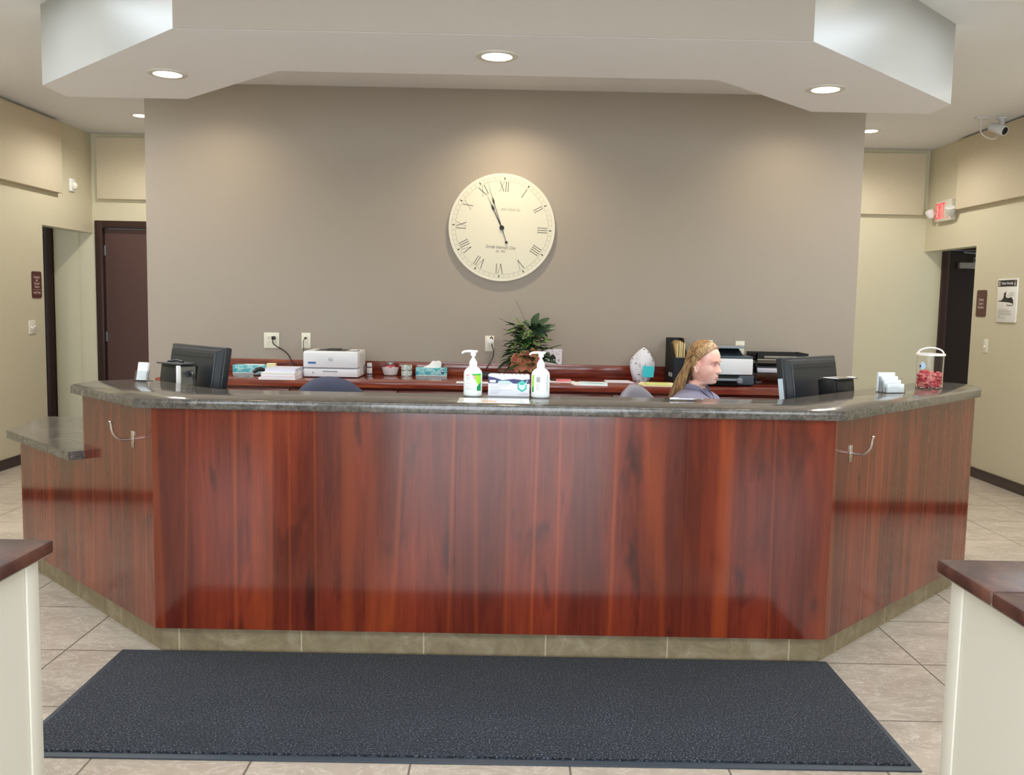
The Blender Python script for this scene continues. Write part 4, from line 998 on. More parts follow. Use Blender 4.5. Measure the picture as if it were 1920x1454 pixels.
switch(8.052, 1.179, 'left', 2, 'double ivory light switch on the left wall below the brown sign')
switch(7.973, 1.177, 'right', 1, 'single ivory light switch on the right wall below the brown sign')

t = thing('cat_poster', 'white poster with black cat silhouettes on the right wall', 'poster', M=frame((XR, 7.672, 1.572), 'right'))
B().box(-.152, .152, -.182, .184, 0, .012, mat('poster_board', 'EDEAE2', .5), .002).build('board', t, smooth=30)
b = B(); PK = mat('poster_black', '23201E', .5)
b.box(-.143, .143, .118, .172, .012, .0126, PK); b.box(-.132, -.108, .124, .166, .0126, .013, mat('poster_taupe', 'B5AFA4', .6)); b.box(.105, .130, .124, .166, .0126, .013, mat('poster_taupe', 'B5AFA4', .6)); b.box(.108, .127, .150, .164, .013, .0134, mat('poster_rust', '8A4A3E', .6))
b.text('Feline Friendly', .030, 0, .145, WHITEP, z=.0128)
b.prism([(-.125, -.002), (-.10, .0), (-.075, .003), (-.055, .018), (-.042, .040), (-.044, .058), (-.036, .070), (-.030, .064), (-.022, .068), (-.012, .082), (-.010, .06), (-.014, .04), (-.006, .026), (.03, .022), (.055, .026), (.07, .030), (.08, .024), (.1, .008), (.106, -.012), (.1, -.026), (.085, -.022), (.06, -.018), (.02, -.014), (-.03, -.012), (-.07, -.010), (-.12, -.008)], .012, .0128, PK)
b.tube([(.10, -.01, .0125), (.108, -.03, .0125), (.09, -.042, .0125), (.06, -.036, .0125), (.03, -.042, .0125), (.012, -.036, .0125), (.012, -.028, .0125)], .003, PK, 6)
GI = mat('poster_ink', '7C766C', .6)
b.box(.03, .11, .050, .0535, .012, .0124, GI); b.box(.04, .11, .062, .0655, .012, .0124, GI); b.box(.005, .11, .038, .0415, .012, .0124, GI)
for yy, x1 in ((-.078, .03), (-.089, .085), (-.10, .07), (-.111, .09), (-.122, .085), (-.133, -.08), (-.145, .0)): b.box(-.118, x1, yy, yy+.003, .012, .0124, GI)
b.build('print', t)

t = thing('motion_sensor', 'white motion detector on the left wall above the doorway', 'sensor', M=frame((XL, 8.84, 2.51), 'left'))
B().box(-.045, .045, -.06, .06, 0, .02, WHITE, .005).build('backplate', t, smooth=30)
b = B(); b.ball((0, -.005, .022), (.032, .042, .04), IVORY, 20); b.build('dome', t, smooth=60)

t = thing('exit_sign', 'white emergency exit sign with red EXIT lettering on the right wall', 'exit sign', M=frame((XR, 8.83, 2.43), 'right'))
EXW = mat('exit_housing', 'CFC9B8', .45); RED = mat('exit_red', 'E0142F', .4, emit=.9, ecol='FF1038')
B().box(-.16, .16, -.10, .10, .0, .05, EXW, .006).build('housing', t, smooth=30)
b = B(); b.box(-.150, .055, -.080, .086, .0502, .0508, mat('exit_glow', 'D9C8B8', .4))
def seg(x0, x1, y0, y1): b.box(x0, x1, y0, y1, .0508, .0520, RED)
w_ = .011
seg(-.143, -.143+w_, -.07, .075); seg(-.143, -.105, .064, .075); seg(-.143, -.110, -.004, .007); seg(-.143, -.105, -.07, -.059)
b.prism([(-.098, -.07), (-.086, -.07), (-.054, .075), (-.066, .075)], .0508, .0520, RED); b.prism([(-.066, -.07), (-.054, -.07), (-.086, .075), (-.098, .075)], .0508, .0520, RED)
seg(-.043, -.032, -.07, .075); seg(-.022, .034, .064, .075); seg(.0, .011, -.07, .075); b.build('lettering', t)
b = B(); b.lathe([(.006, .05), (.006, .054)], RED, 12, cx=.10, cy=-.07); b.build('indicator_light', t)
for sx in (-1, 1):
    b = B(); b.tube([(sx*.155, -.01, .03), (sx*.185, -.01, .05)], .012, EXW, 8)
    b.M = Matrix.Translation((sx*.20, -.015, .075)) @ Matrix.Rotation(math.radians(-75), 4, 'X') @ Matrix.Rotation(math.radians(sx*25), 4, 'Y')
    b.lathe([(.018, -.05), (.034, -.03), (.043, .01), (.045, .03), (.041, .034)], mat('lamp_head', 'DDDCD8', .35), 24); b.build('lamp_head', t, smooth=45)

# security camera under the ceiling
t = thing('security_camera', 'white security camera with looped cable under the ceiling at right', 'security camera', (3.96, 7.60, ZC))
CW_ = mat('camera_white', 'D5D5D6', .4)
b = B(); b.lathe([(.04, 0), (.04, -.012), (.034, -.016)], CW_, 24, cx=.07, cy=.06); b.tube([(.07, .06, -.012), (.07, .05, -.05), (.05, .03, -.075)], .02, CW_, 12); b.build('mount', t, smooth=45)
b = B(); b.M = Matrix.Translation((.02, -.0, -.105)) @ Matrix.Rotation(math.radians(24), 4, 'Z') @ Matrix.Rotation(math.radians(90+22), 4, 'X')
b.lathe([(.026, -.09), (.035, -.08), (.038, .0), (.040, .055), (.038, .062), (.032, .062), (.032, .056)], CW_, 32); b.build('housing', t, smooth=45)
b2 = B(); b2.M = b.M; b2.lathe([(.031, .0565), (.031, .059)], BLACK, 24); b2.ball((0, 0, .055), (.014, .014, .010), mat('lens_glass', '08090C', .05), 14); b2.build('lens', t, smooth=45)
b = B(); b.tube(spl([(-.10, .06, -.012), (-.105, .055, -.07), (-.10, .04, -.135), (-.04, .03, -.175), (.02, .04, -.17), (.055, .06, -.125)]), .005, CW_, 8); b.build('cable', t, smooth=60)
b = B(); b.box(-.145, -.055, .03, .09, -.012, 0, CW_, .003); b.build('junction_plate', t, smooth=30)

# card with photos behind the plant
t = thing('photo_card', 'white card with dark photos propped on the backsplash right of the plant', 'card', M=frame((.325, YB-.012, 1.0695), 'back'))
B().box(-.09, .09, -.061, .058, 0, .0015, mat('card_rose', 'EFE9F0', .5)).build('card', t)
b = B(); b.box(-.005, .042, -.045, .0, .0015, .002, INK); b.prism([(.002, 0), (.010, .014), (.028, .016), (.036, .0)], .0015, .002, INK); b.box(.010, .035, -.038, -.022, .002, .0024, WHITEP)
b.prism([(-.03, .0), (-.015, -.01), (.0, .005), (-.005, .03), (-.022, .036), (-.038, .022)], .0015, .0021, mat('card_green', '5E7A5C', .6)); b.prism([(-.055, -.005), (-.045, -.002), (-.035, -.035), (-.042, -.04)], .0015, .002, DGREY)
for x, y, c in ((.02, .022, 'A33A44'), (.045, .03, '4A4652'), (.052, .016, '4A4652'), (.068, .018, '4A4652'), (.072, .04, '4A4652'), (.015, .038, '4A4652')): b.prism([(x-.006, y-.003), (x+.004, y+.001), (x+.008, y+.005), (x-.002, y+.002)], .0015, .002, mat('card_'+c, c, .6))
b.lathe([(.0045, .0015), (.0045, .002)], INK, 12, cx=.066, cy=-.032)
for k in range(4): b.lathe([(.002, .0015), (.002, .002)], INK, 8, cx=.059+k*.0046, cy=-.026+(.002 if k in (1, 2) else 0))
b.box(.058, .074, -.018, -.0165, .0015, .002, LINE); b.build('print', t)

# ------------------------------------------------------------ potted plant
t = thing('potted_plant', 'artificial plant with ferns and pink coleus leaves in a wooden pot', 'potted plant', (.135, 6.78, ZD))
POTW = mat('pot_wood', '6A3A26', .5, var=.25, vscale=18)
b = B(); zs = [0, .10]; ws = [.058, .080]; vs = []
for z, w0 in zip(zs, ws): vs += [(-w0, -w0, z), (w0, -w0, z), (w0, w0, z), (-w0, w0, z)]
b.add(vs, [(0, 3, 2, 1), (4, 5, 6, 7), (0, 1, 5, 4), (1, 2, 6, 5), (2, 3, 7, 6), (3, 0, 4, 7)], POTW)
for k in range(4):
    w0, w1 = ws; q = [(-1, -1), (1, -1), (1, 1), (-1, 1)][k]; b.tube([(q[0]*w0, q[1]*w0, 0), (q[0]*w1, q[1]*w1, .1)], .006, BLACKM, 4)
b.build('pot', t)
B().box(-.07, .07, -.07, .07, .1, .104, mat('moss', '2C3018', .95)).build('soil', t)
random.seed(21); rnd = random.uniform
def leaf_add(b, base, d, up, L, W, m, droop=.3, n_=6, fold=.25, lobes=0, m2=None):
    """one leaf blade from base along d, curling down; m2 = inner colour"""
    d = Vector(d).normalized(); up = Vector(up); s_ = d.cross(up).normalized(); u = s_.cross(d).normalized(); base = Vector(base)
    rows = []
    for i in range(n_+1):
        k = i/n_; c = base+d*L*k+u*(-droop*L*k*k); w0 = W*math.sin(PI*min(1, k*.92+.05))**.8*(1+(.18*math.sin(k*lobes*PI*2) if lobes else 0)); rows.append((c, w0))
    vs = []; fs = []; fi = []
    for c, w0 in rows: vs += [c-s_*w0+u*fold*w0, c-s_*w0*.76+u*fold*w0*.76, c, c+s_*w0*.76+u*fold*w0*.76, c+s_*w0+u*fold*w0]
    for i in range(n_):
        o = i*5
        for j in range(4): (fi if (m2 and j in (1, 2) and 0 < i < n_-1) else fs).append((o+j, o+j+1, o+j+6, o+j+5))
    b.add(vs, fs, m)
    if fi: b.add(vs, fi, m2)
G = [mat('leaf_dark', '24402A', .45, var=.2), mat('leaf_mid', '3B6037', .45, var=.2), mat('leaf_light', '6B8F45', .5, var=.2), mat('leaf_deep', '1C2F22', .4, var=.2)]
def frond(b, base, d, L, W, m, np_=16, droop=.35, pw=.010, narrow=1):
    d = Vector(d).normalized(); s_ = d.cross(Vector((0, 0, 1))); s_ = s_.normalized() if s_.length > .1 else Vector((1, 0, 0)); base = Vector(base); pts = []
    u = s_.cross(d).normalized()
    for i in range(np_+1): k = i/np_; pts.append(base+d*L*k-Vector((0, 0, 1))*droop*L*k*k)
    b.tube(pts, .0016, m, 4)
    for i in range(2, np_+1):
        k = i/np_; w0 = W*math.sin(PI*min(.97, k*.85+.12)); tdir = (pts[i]-pts[i-1]).normalized()
        for sg_ in (-1, 1): leaf_add(b, pts[i], s_*sg_+tdir*.6*narrow, u, w0, pw, m, .15, 3, .15)
b = B()
C0 = Vector((.0, .0, .12))
for k in range(15):   # ferns all round
    a = rnd(-PI*.95, PI*.05) if k % 3 else rnd(0, 2*PI); el = rnd(-.1, .75); d = (math.cos(a)*math.cos(el), math.sin(a)*math.cos(el)*.6, math.sin(el))
    frond(b, C0+Vector((rnd(-.03, .03), rnd(-.03, .02), rnd(.0, .1))), d, rnd(.16, .23), rnd(.04, .055), G[k % 2], 16, rnd(.2, .5), .008)
frond(b, C0+Vector((.03, -.02, .05)), (1, -.2, .62), .27, .045, G[1], 26, .18, .009, 1.2)
frond(b, C0+Vector((.03, -.02, .02)), (1, -.3, .18), .21, .04, G[0], 22, .25, .007, 1.2)
frond(b, C0+Vector((-.03, -.02, .03)), (-1, -.3, .35), .21, .06, G[0], 14, .75, .006); frond(b, C0+Vector((-.03, -.02, .06)), (-1, -.2, .6), .18, .05, G[0], 14, .6, .006)
frond(b, C0+Vector((-.02, 0, .15)), (-.85, -.1, 1.0), .24, .016, G[3], 12, .35, .006); frond(b, C0+Vector((-.02, 0, .2)), (-.9, 0, .95), .27, .012, G[3], 12, .25, .005); frond(b, C0+Vector((.02, 0, .25)), (-.45, 0, 1.0), .26, .012, G[3], 10, .1, .006)
b.build('fern_fronds', t, smooth=60)
b = B()
for k in range(190):   # dense green bush
    a = rnd(0, 2*PI); rr = rnd(.02, .15); z = rnd(.12, .40); sc = 1-abs(z-.25)*1.6
    p = Vector((math.cos(a)*rr*.85*sc+.01, math.sin(a)*rr*.6*sc-.01, z)); d = (math.cos(a)*1.0+rnd(-.3, .3), math.sin(a)*.7-.35, rnd(-.1, .6))
    leaf_add(b, p, d, (0, 0, 1), rnd(.06, .10), rnd(.014, .026), G[[0, 1, 0, 3, 1, 2][k % 6]], rnd(.1, .5), 5, .3, lobes=3 if k % 2 else 0)
for k in range(34):
    a = rnd(-2.6, -.5); p = Vector((rnd(-.10, .12), -.08, rnd(.17, .36))); leaf_add(b, p, (math.cos(a), math.sin(a), rnd(.0, .5)), (0, 0, 1), rnd(.05, .08), rnd(.010, .017), G[2], .4, 5, .3, lobes=4)
b.build('green_foliage', t, smooth=60)
b = B()   # broad veined leaves at the top
VE = mat('leaf_vein_pale', 'B9C9A0', .5); n_ = NT('leaf_veined'); wv = n_.t.nodes.new('ShaderNodeTexWave'); wv.inputs['Scale'].default_value = 38; wv.inputs['Distortion'].default_value = 1.5; n_.link(n_.mapping((1, .3, 1)), wv.inputs['Vector'])
n_.col(n_.ramp(wv.outputs['Fac'], [(.0, '1E3A2A'), (.85, '28492F'), (.95, '7F9A72')])); n_.set(rough=.4); VL = n_.m
for d, L, z in (((.75, -.3, .75), .16, .36), ((1, -.2, .35), .17, .34), ((.3, -.5, 1), .13, .38), ((-.5, -.6, .6), .12, .36), ((.95, -.4, .6), .19, .33), ((.1, -.9, .3), .13, .37), ((.6, -.8, .1), .14, .33)):
    leaf_add(b, (.04, -.04, z), d, (0, -.8, 1), L, .036, VL, .15, 8, .25)
b.tube([(.01, 0, .1), (.02, 0, .25), (.04, -.02, .38)], .004, VE, 6); b.build('veined_leaves', t, smooth=60)
b = B(); CP, CY = mat('coleus_pink', 'C9665A', .5, var=.2, vscale=60), mat('coleus_edge', 'A8934F', .5, var=.2, vscale=40); CR_ = mat('coleus_red', 'B84A48', .5, var=.2, vscale=60)
for cx, cz, sc in ((-.055, .14, 1.0), (-.045, .175, .9), (.0, .125, 1.1), (.045, .17, 1.15), (.055, .135, 1.0), (.02, .155, 1.0), (.075, .19, .9), (-.07, .115, .9)):
    for k in range(5):
        a = 2*PI*k/5+rnd(-.4, .4); leaf_add(b, (cx, -.095, cz), (math.cos(a), -.45, math.sin(a)*.9-.15), (0, -1, .4), .066*sc, .025*sc, CY, .25, 6, .2, m2=CP if k % 2 else CR_)
for x, z in ((.075, .10), (.06, .09), (.09, .12)): leaf_add(b, (x, -.09, z), (.25, -.3, -1), (0, -1, 0), .065, .02, CY, .1, 6, .2, m2=CP)
b.build('coleus_leaves', t, smooth=60)

# ------------------------------------------------------------ the woman behind the counter
def pchip(xs, ys, q):
    """smooth monotone-ish interpolation"""
    xs = np.array(xs, float); ys = np.array(ys, float); m = np.gradient(ys, xs); q = np.clip(q, xs[0], xs[-1])
    i = np.clip(np.searchsorted(xs, q)-1, 0, len(xs)-2); h = xs[i+1]-xs[i]; t_ = (q-xs[i])/h
    return ((1+2*t_)*(1-t_)**2*ys[i]+t_*(1-t_)**2*h*m[i]+t_*t_*(3-2*t_)*ys[i+1]+t_*t_*(t_-1)*h*m[i+1])
# head rings: z front, front x, z back, back x, half width (head frame: x forward, z=0 at the eyes)
HR = [(.113, .0, .113, -.012, .003), (.108, .028, .109, -.045, .032), (.096, .055, .096, -.074, .053), (.078, .074, .074, -.092, .066), (.055, .085, .045, -.1, .074), (.03, .0895, .018, -.102, .0765), (.012, .0895, -.004, -.099, .0755),
      (-.002, .0845, -.020, -.093, .0745), (-.02, .086, -.036, -.085, .0725), (-.04, .088, -.052, -.077, .069), (-.06, .0875, -.066, -.070, .064), (-.078, .086, -.078, -.064, .058), (-.095, .083, -.088, -.060, .051), (-.108, .079, -.096, -.058, .044), (-.116, .068, -.104, -.058, .042),
      (-.121, .045, -.113, -.059, .043), (-.130, .020, -.125, -.062, .0455), (-.15, .012, -.15, -.068, .0465), (-.18, .012, -.18, -.076, .05), (-.205, .02, -.2, -.084, .062)]
def head_mesh(grow=0, nr=110, na=96):
    ts = np.arange(len(HR)); q = np.linspace(0, len(HR)-1, nr); A = np.array(HR)
    zf, xf, zb, xb, hw = [pchip(ts, A[:, i], q) for i in range(5)]
    V = np.zeros((nr, na, 3))
    for k in range(na):
        a = 2*PI*k/na; c, s_ = math.cos(a), math.sin(a); e = .88
        cc = math.copysign(abs(c)**e, c); ss = math.copysign(abs(s_)**e, s_)
        f = (1+cc)/2
        V[:, k, 0] = (xf+xb)/2+(xf-xb)/2*cc+grow*c; V[:, k, 1] = hw*ss+grow*s_; V[:, k, 2] = zb+(zf-zb)*f
    if grow: V[:, :, 2] += grow*np.clip(V[:, :, 2]/.11, 0, 1)[:, :]; return V
    x, y, z = V[..., 0], V[..., 1], V[..., 2]; fr = x > .02; g = lambda v, c, s_: np.exp(-((v-c)/s_)**2)
    nz = np.interp(z, [-.062, -.053, -.046, -.038, -.02, .0, .012], [0, .005, .021, .0265, .014, .003, 0]); ns = np.interp(z, [-.05, -.04, -.02, .01], [.0125, .0115, .0085, .008])
    dx = nz*np.exp(-(y/ns)**2)
    dx += .005*g(np.abs(y), .013, .006)*g(z, -.044, .008)
    dx -= .0095*g(np.abs(y), .031, .016)*g(z, -.001, .012)
    dx += .0025*g(np.abs(y), .030, .022)*g(z, .017, .008)
    dx += .003*g(np.abs(y), .040, .018)*g(z, -.033, .018)
    dx += .0062*g(y, 0, .021)*g(z, -.0705, .0045)+.0068*g(y, 0, .019)*g(z, -.0815, .0050)-.0022*g(y, 0, .026)*g(z, -.076, .002)
    dx -= .003*g(y, 0, .02)*g(z, -.092, .006); dx += .004*g(y, 0, .018)*g(z, -.106, .010)
    V[..., 0] = x+np.where(fr, dx, 0)
    return V
def grid_to_bmesh(V):
    nr, na, _ = V.shape; vs = [tuple(map(float, p)) for p in V.reshape(-1, 3)]; fs = []
    for i in range(nr-1):
        for k in range(na): fs.append((i*na+k, i*na+(k+1) % na, (i+1)*na+(k+1) % na, (i+1)*na+k))
    fs.append(tuple(range(na))[::-1]); fs.append(tuple((nr-1)*na+k for k in range(na)))
    return vs, fs
def remesh(b, name, parent, voxel, mats, smooth_it=0):
    o = b.build(name+'_src'); m = o.modifiers.new('r', 'REMESH'); m.mode = 'VOXEL'; m.voxel_size = voxel
    if smooth_it: s_ = o.modifiers.new('s', 'SMOOTH'); s_.iterations = smooth_it; s_.factor = .5
    dg = bpy.context.evaluated_depsgraph_get(); dg.update(); me = bpy.data.meshes.new_from_object(o.evaluated_get(dg)); me.name = name
    me.materials.clear(); me.materials.append(mats); me.shade_smooth(); bpy.data.objects.remove(o)
    o = bpy.data.objects.new(name, me); C.objects.link(o); o.parent = parent; return o
SKN = NT('skin'); sn_ = SKN.noise(SKN.tc, 14, 3, .5); SKN.col(SKN.ramp(sn_, [(.38, 'F2C9BA'), (.55, 'EDB6A7'), (.70, 'E3A093')])); SKN.set(rough=.48, spec=.4)
SKN.b.inputs['Subsurface Weight'].default_value = .08; SKN.b.inputs['Subsurface Radius'].default_value = (.01, .004, .002); SKIN = SKN.m
per = thing('person', 'seated woman with long blond hair and grey-blue polo shirt facing right', 'person', (1.078, 5.135, 0), math.radians(-38))
HY = math.radians(3)      # head turned further to her left than the body
HMt = Matrix.Translation((.035, .0, 1.163)) @ Matrix.Rotation(HY, 4, 'Z') @ Matrix.Rotation(math.radians(4), 4, 'Y') @ Matrix.Scale(.965, 4)
b = B(); b.M = HMt; b.add(*grid_to_bmesh(head_mesh()), SKIN)
for sy in (-1, 1):   # ears
    M0 = b.M; b.M = HMt @ Matrix.Translation((-.008, sy*.0785, -.022)) @ Matrix.Rotation(sy*math.radians(32), 4, 'Z') @ Matrix.Rotation(math.radians(-10), 4, 'Y')
    pts = [(.017*math.cos(a)*(1.0 if math.sin(a) > 0 else .72), sy*(.004+.004*math.cos(a+PI)), .031*math.sin(a)) for a in [2*PI*k/20 for k in range(20)]]
    b.tube(pts+[pts[0]], .0045, SKIN, 8); b.ball((0, -sy*.001, -.002), (.014, .004, .027), SKIN, 14); b.tube([(.012, 0, -.018), (.002, sy*.004, -.002), (-.004, sy*.004, .016)], .003, SKIN, 6); b.M = M0
b.M = Matrix.Identity(4)
def limb(b, p, r, m, seg=14):
    b.tube(p, r, m, seg)
    for q, rr in ((p[0], r[0]), (p[-1], r[-1])): b.ball(q, rr, m, 12)
def torso(b, gr, m, z0=.44, z1=1.06):
    T_ = [(.44, .15, .175, -.02), (.50, .14, .185, -.02), (.62, .105, .155, -.01), (.75, .11, .16, .0), (.85, .12, .175, .005), (.91, .115, .19, .0), (.95, .10, .195, -.008), (.975, .083, .17, -.012), (.993, .068, .125, -.016), (1.006, .058, .085, -.016), (1.02, .052, .062, -.012), (1.06, .042, .05, -.008)]
    A = np.array(T_); zz = np.linspace(max(z0, .44), z1, 50); rx, ry, cx = [pchip(A[:, 0], A[:, i], zz) for i in (1, 2, 3)]
    V = np.zeros((50, 48, 3))
    for k in range(48):
        a = 2*PI*k/48; V[:, k, 0] = cx+(rx+gr)*math.cos(a); V[:, k, 1] = (ry+gr)*math.copysign(abs(math.sin(a))**.85, math.sin(a)); V[:, k, 2] = zz
    b.add(*grid_to_bmesh(V), m)
torso(b, 0, SKIN)
for sy in (-1, 1):
    limb(b, [(-.01, sy*.165, .935), (.02, sy*.205, .83), (.05, sy*.215, .71)], [.047, .042, .036], SKIN)
    limb(b, [(.05, sy*.215, .71), (.20, sy*.16, .765), (.315, sy*.115, .79)], [.036, .032, .022], SKIN)
    # hand resting on the work surface
    wx, wy, wz = .315, sy*.115, .79
    b.M = Matrix.Translation((wx, wy, wz)) @ Matrix.Rotation(-sy*math.radians(22), 4, 'Z')
    b.ball((.045, 0, -.002), (.05, .038, .014), SKIN, 16)
    for k, (fy, L) in enumerate(((.027, .066), (.010, .075), (-.009, .070), (-.027, .056))):
        fy *= sy*-1*-1; b.tube([(.07, fy*.9, .0), (.09, fy, .006), (.09+L*.45, fy*1.08, .002), (.09+L*.8, fy*1.1, -.014)], [.0095, .009, .008, .0065], SKIN, 8)
        b.ball((.09+L*.8, fy*1.1, -.014), .0068, SKIN, 8)
    b.tube([(.02, -sy*.028, -.004), (.045, -sy*.048, -.006), (.075, -sy*.055, -.012)], [.0115, .0105, .0085], SKIN, 8); b.ball((.075, -sy*.055, -.012), .0086, SKIN, 8)
    b.M = Matrix.Identity(4)
    limb(b, [(-.02, sy*.095, .51), (.20, sy*.11, .53), (.42, sy*.12, .52)], [.085, .075, .058], SKIN)
    limb(b, [(.42, sy*.12, .52), (.44, sy*.12, .32), (.40, sy*.12, .09)], [.056, .052, .036], SKIN)
    limb(b, [(.38, sy*.12, .045), (.46, sy*.125, .04), (.54, sy*.13, .03)], [.036, .038, .026], SKIN)
remesh(b, 'body', per, .0033, SKIN, 2)
SHIRT = mat('polo_slate', '7E7C92', .8, bump=.15, bscale=300, spec=.2, var=.05, vscale=12); SEAM = mat('shirt_seam', '2E3050', .8)
b = B(); torso(b, .012, SHIRT, .50, 1.018)
for sy in (-1, 1): b.tube([(-.01, sy*.150, .935), (.005, sy*.195, .88), (.028, sy*.21, .80)], [.062, .058, .055], SHIRT, 16); b.ball((-.01, sy*.15, .932), .062, SHIRT, 16)
sh = remesh(b, 'shirt', per, .006, SHIRT, 3)
b = B()   # collar, open at the front (+x)
vs = []; fs = []; nn = 40
for i in range(nn+1):
    a = math.radians(22+316*i/nn); op = math.exp(-((abs(a-PI)-math.radians(158))/.5)**2)
    r0x, r0y = .054, .064; dz = -.03*op
    for rr, zz in ((0, 1.012), (.003, 1.040), (.009, 1.044), (.022, 1.014-.012*op)): vs.append((-.010+(r0x+rr+.012*op)*math.cos(a), (r0y+rr)*math.sin(a), zz+dz))
for i in range(nn):
    for j in range(3): fs.append((i*4+j, i*4+j+1, i*4+j+5, i*4+j+4))
b.add(vs, fs, SHIRT); o = b.build('collar', sh, smooth=60); sm = o.modifiers.new('s', 'SOLIDIFY'); sm.thickness = .003
b = B()   # seams and placket
for sy in (-1, 1):
    b.tube([(-.070+.14*k/10, sy*(.158+.012*math.sin(PI*k/10)), .985-.035*abs(k/10-.45)**1.5*2.2) for k in range(11)], .002, SEAM, 5)
    b.tube([(.042, sy*.058, 1.015), (.075, sy*.035, .985), (.098, sy*.012, .955)], .0022, SEAM, 5)
b.tube([(.10, 0, .97), (.128, 0, .90), (.133, 0, .84)], .0025, SEAM, 5); b.build('seams', sh)
b = B(); PANTS = mat('trouser_navy', '23252F', .8)
for sy in (-1, 1):
    limb(b, [(-.02, sy*.095, .51), (.20, sy*.11, .53), (.42, sy*.12, .52)], [.096, .086, .070], PANTS); limb(b, [(.42, sy*.12, .52), (.44, sy*.12, .32), (.40, sy*.12, .12)], [.069, .064, .055], PANTS)
b.ball((-.03, 0, .53), (.15, .185, .09), PANTS, 24); remesh(b, 'trousers', per, .008, PANTS, 2)
for sy in (-1, 1):
    b = B(); limb(b, [(.375, sy*.12, .05), (.46, sy*.125, .045), (.545, sy*.13, .035)], [.045, .046, .032], BLACKM); b.build('shoe', per, smooth=60)
# face details
EW, IR, LIP, BROW = mat('eye_white', 'E8E2DE', .2), mat('iris_blue', '51616E', .2), mat('lips', 'D0908A', .45), mat('eyebrow', 'A07A5A', .8)
for sy in (-1, 1):
    b = B(); b.M = HMt; b.ball((.0695, sy*.031, -.002), .0112, EW, 20); o = b.build('eye', per, smooth=60)
    g_ = B(); g_.M = HMt @ Matrix.Translation((.0695, sy*.031, -.002)) @ Matrix.Rotation(math.radians(sy*4), 4, 'Z') @ Matrix.Rotation(PI/2, 4, 'Y'); g_.lathe([(.0054, .0098), (.005, .0108), (.001, .0117)], IR, 16); g_.lathe([(.0022, .0113), (.0016, .0119), (.0005, .012)], BLACK, 12); g_.build('iris', o, smooth=60)
    b = B(); b.M = HMt
    for lo in (0, 1):   # lids: partial shells over the eyeball
        vs = []; fs = []; R_ = .0122
        for i in range(7):
            el = math.radians((12+i*13) if not lo else (-20-i*12))
            for k in range(17):
                a = math.radians(-100+200*k/16); el2 = el*(.55+.45*math.cos(a*.8)) if i == 0 else el
                vs.append((.0695+R_*math.cos(el2)*math.cos(a), sy*.031+R_*math.cos(el2)*math.sin(a), -.002+R_*math.sin(el2)))
        for i in range(6):
            for k in range(16): fs.append((i*17+k, i*17+k+1, (i+1)*17+k+1, (i+1)*17+k))
        b.add(vs, fs, SKIN)
    b.build('eyelids', per, smooth=60)
    b = B(); b.M = HMt; b.tube([(.0695+.0128*math.cos(a)*.98, sy*.031+.0128*math.sin(a), .0005+.0012*math.cos(a*1.3)) for a in [math.radians(-65+130*k/12) for k in range(13)]], .0008, mat('lash', '4A3428', .8), 5); b.build('eyelashes', per)
    b = B(); b.M = HMt; b.tube([(.0905, sy*.014, .015), (.0900, sy*.026, .0185), (.0845, sy*.038, .0185), (.0755, sy*.047, .013)], [.0014, .0026, .0024, .0010], BROW, 6); b.build('eyebrow', per, smooth=60)
b = B(); b.M = HMt
b.tube([(.0800, -.023, -.0765), (.0885, -.012, -.0725), (.0925, -.004, -.0705), (.0925, .004, -.0705), (.0885, .012, -.0725), (.0800, .023, -.0765)], [.0010, .0020, .0026, .0026, .0020, .0010], LIP, 8)
b.tube([(.0800, -.022, -.0770), (.0880, -.012, -.0805), (.0920, 0, -.0820), (.0880, .012, -.0805), (.0800, .022, -.0770)], [.0010, .0024, .0031, .0024, .0010], LIP, 8); b.build('lips', per, smooth=60)
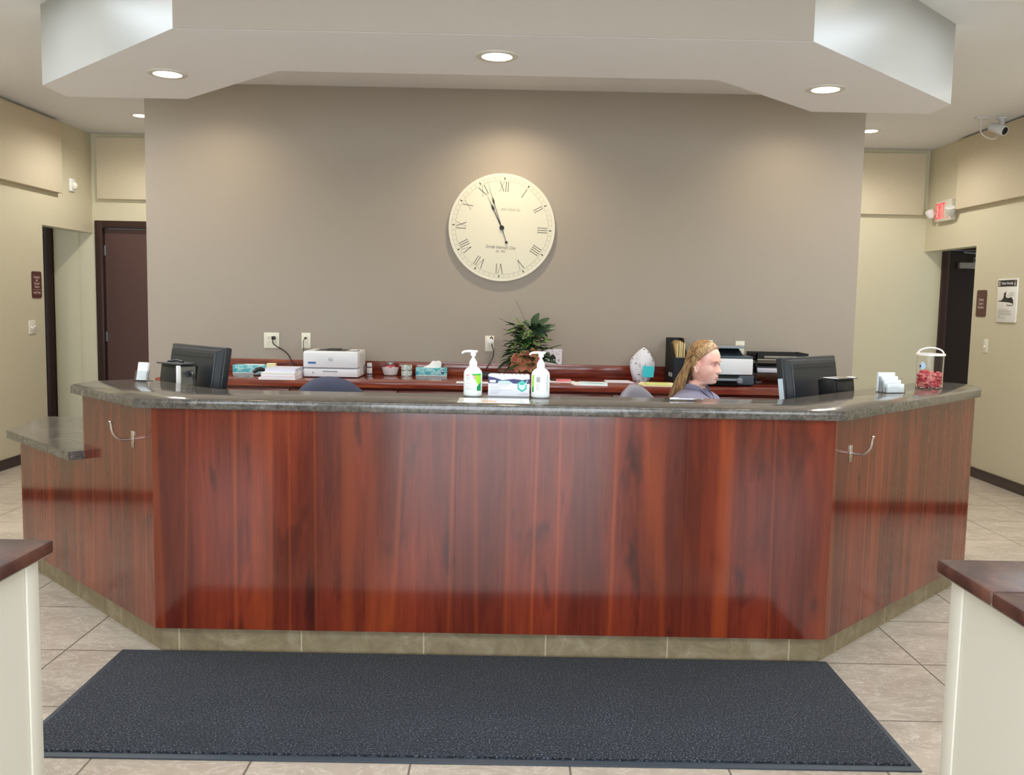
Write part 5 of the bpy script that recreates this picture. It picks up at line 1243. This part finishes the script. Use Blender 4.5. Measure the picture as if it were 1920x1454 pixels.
# hair: cap over the skull, then locks combed back and hanging behind the ear
HAIR = NT('blond_hair'); hn = HAIR.noise(HAIR.mapping((1, 1, .25)), 70, 3, .6, .3); HAIR.col(HAIR.ramp(hn, [(.30, '6B4E36'), (.46, '8F6D49'), (.58, 'AB8A60'), (.72, 'C9AC7E')])); HAIR.set(rough=.42, spec=.5); HAIR = HAIR.m
V = head_mesh(.0035, 150, 200); vs, fs = grid_to_bmesh(V)
def hairy(p):
    x, y, z = p
    hl = .02+(x-.005)*1.12 if x > -.012 else max(-.075, (x+.012)*2.2)
    return z > hl
keep = [f for f in fs if len(f) == 4 and all(hairy(vs[i]) for i in f)]+[f for f in fs if len(f) > 4 and vs[f[0]][2] > .1]
b = B(); b.M = HMt; b.add(vs, keep, HAIR); hair = b.build('hair', per, smooth=70); sm = hair.modifiers.new('s', 'SOLIDIFY'); sm.thickness = .003; sm.offset = 1
random.seed(5); b = B(); b.M = HMt
def scalp(th_, ph):
    """point on the outer skull: th from the front over the crown to the back, ph sideways"""
    return Vector((-.007+.1085*math.cos(th_)*math.cos(ph), .0915*math.sin(ph), .002+.1235*math.sin(th_)*math.cos(ph)**.9))
for k in range(560):
    ph = rnd(-1.32, 1.32); th0 = math.radians(46.5+rnd(0, 1)**1.6*45); off = rnd(0, .005); pts = []
    G_ = Vector((-.106, .026*ph+rnd(-.006, .006), -.01-.03*abs(ph)+rnd(-.012, .012)))
    for i in range(9):
        u_ = i/8; th_ = th0+(math.radians(176)-th0)*u_; p = scalp(th_, ph*(1-.5*u_*u_)); p = p.lerp(G_, max(0, u_-.55)*2.2)
        pts.append(p*(1.0+.02*math.sin(u_*PI))+p.normalized()*off)
    E_ = Vector((-.155+rnd(-.02, .02), .05*ph+rnd(-.016, .016), -.215+rnd(-.03, .02)))
    for i in range(1, 6):
        u_ = i/5; q = pts[8].lerp(E_, u_); q.x -= .012*math.sin(u_*PI); pts.append(q)
    nn_ = len(pts)*2-1; b.tube(spl(pts, 2), [.0018+.0010*min(1, j/4) if j < nn_-6 else .0016 for j in range(nn_)], HAIR, 5)
for k in range(150):   # side hair tucked behind the ear and falling to the shoulder
    sy = -1 if k % 3 else 1; u0 = rnd(0, 1)
    A0 = Vector((.022-.06*u0, sy*(.0805-.006*u0), .045+.02*u0)); S = Vector((-.030-.055*u0, sy*(.080-.022*u0), .012-.02*u0))
    E_ = Vector((-.100-.06*u0+rnd(-.015, .015), sy*(.066-.03*u0+rnd(-.012, .012)), -.205+rnd(-.03, .02)))
    pts = [A0, A0.lerp(S, .5)+Vector((0, sy*.004, .004)), S, S.lerp(E_, .35)+Vector((-.010, sy*.004, 0)), S.lerp(E_, .7)+Vector((-.008, sy*.002, 0)), E_]
    b.tube(spl(pts, 3), [.0014]+[.0026]*13+[.002, .001], HAIR, 5)
b.build('locks', hair, smooth=70)
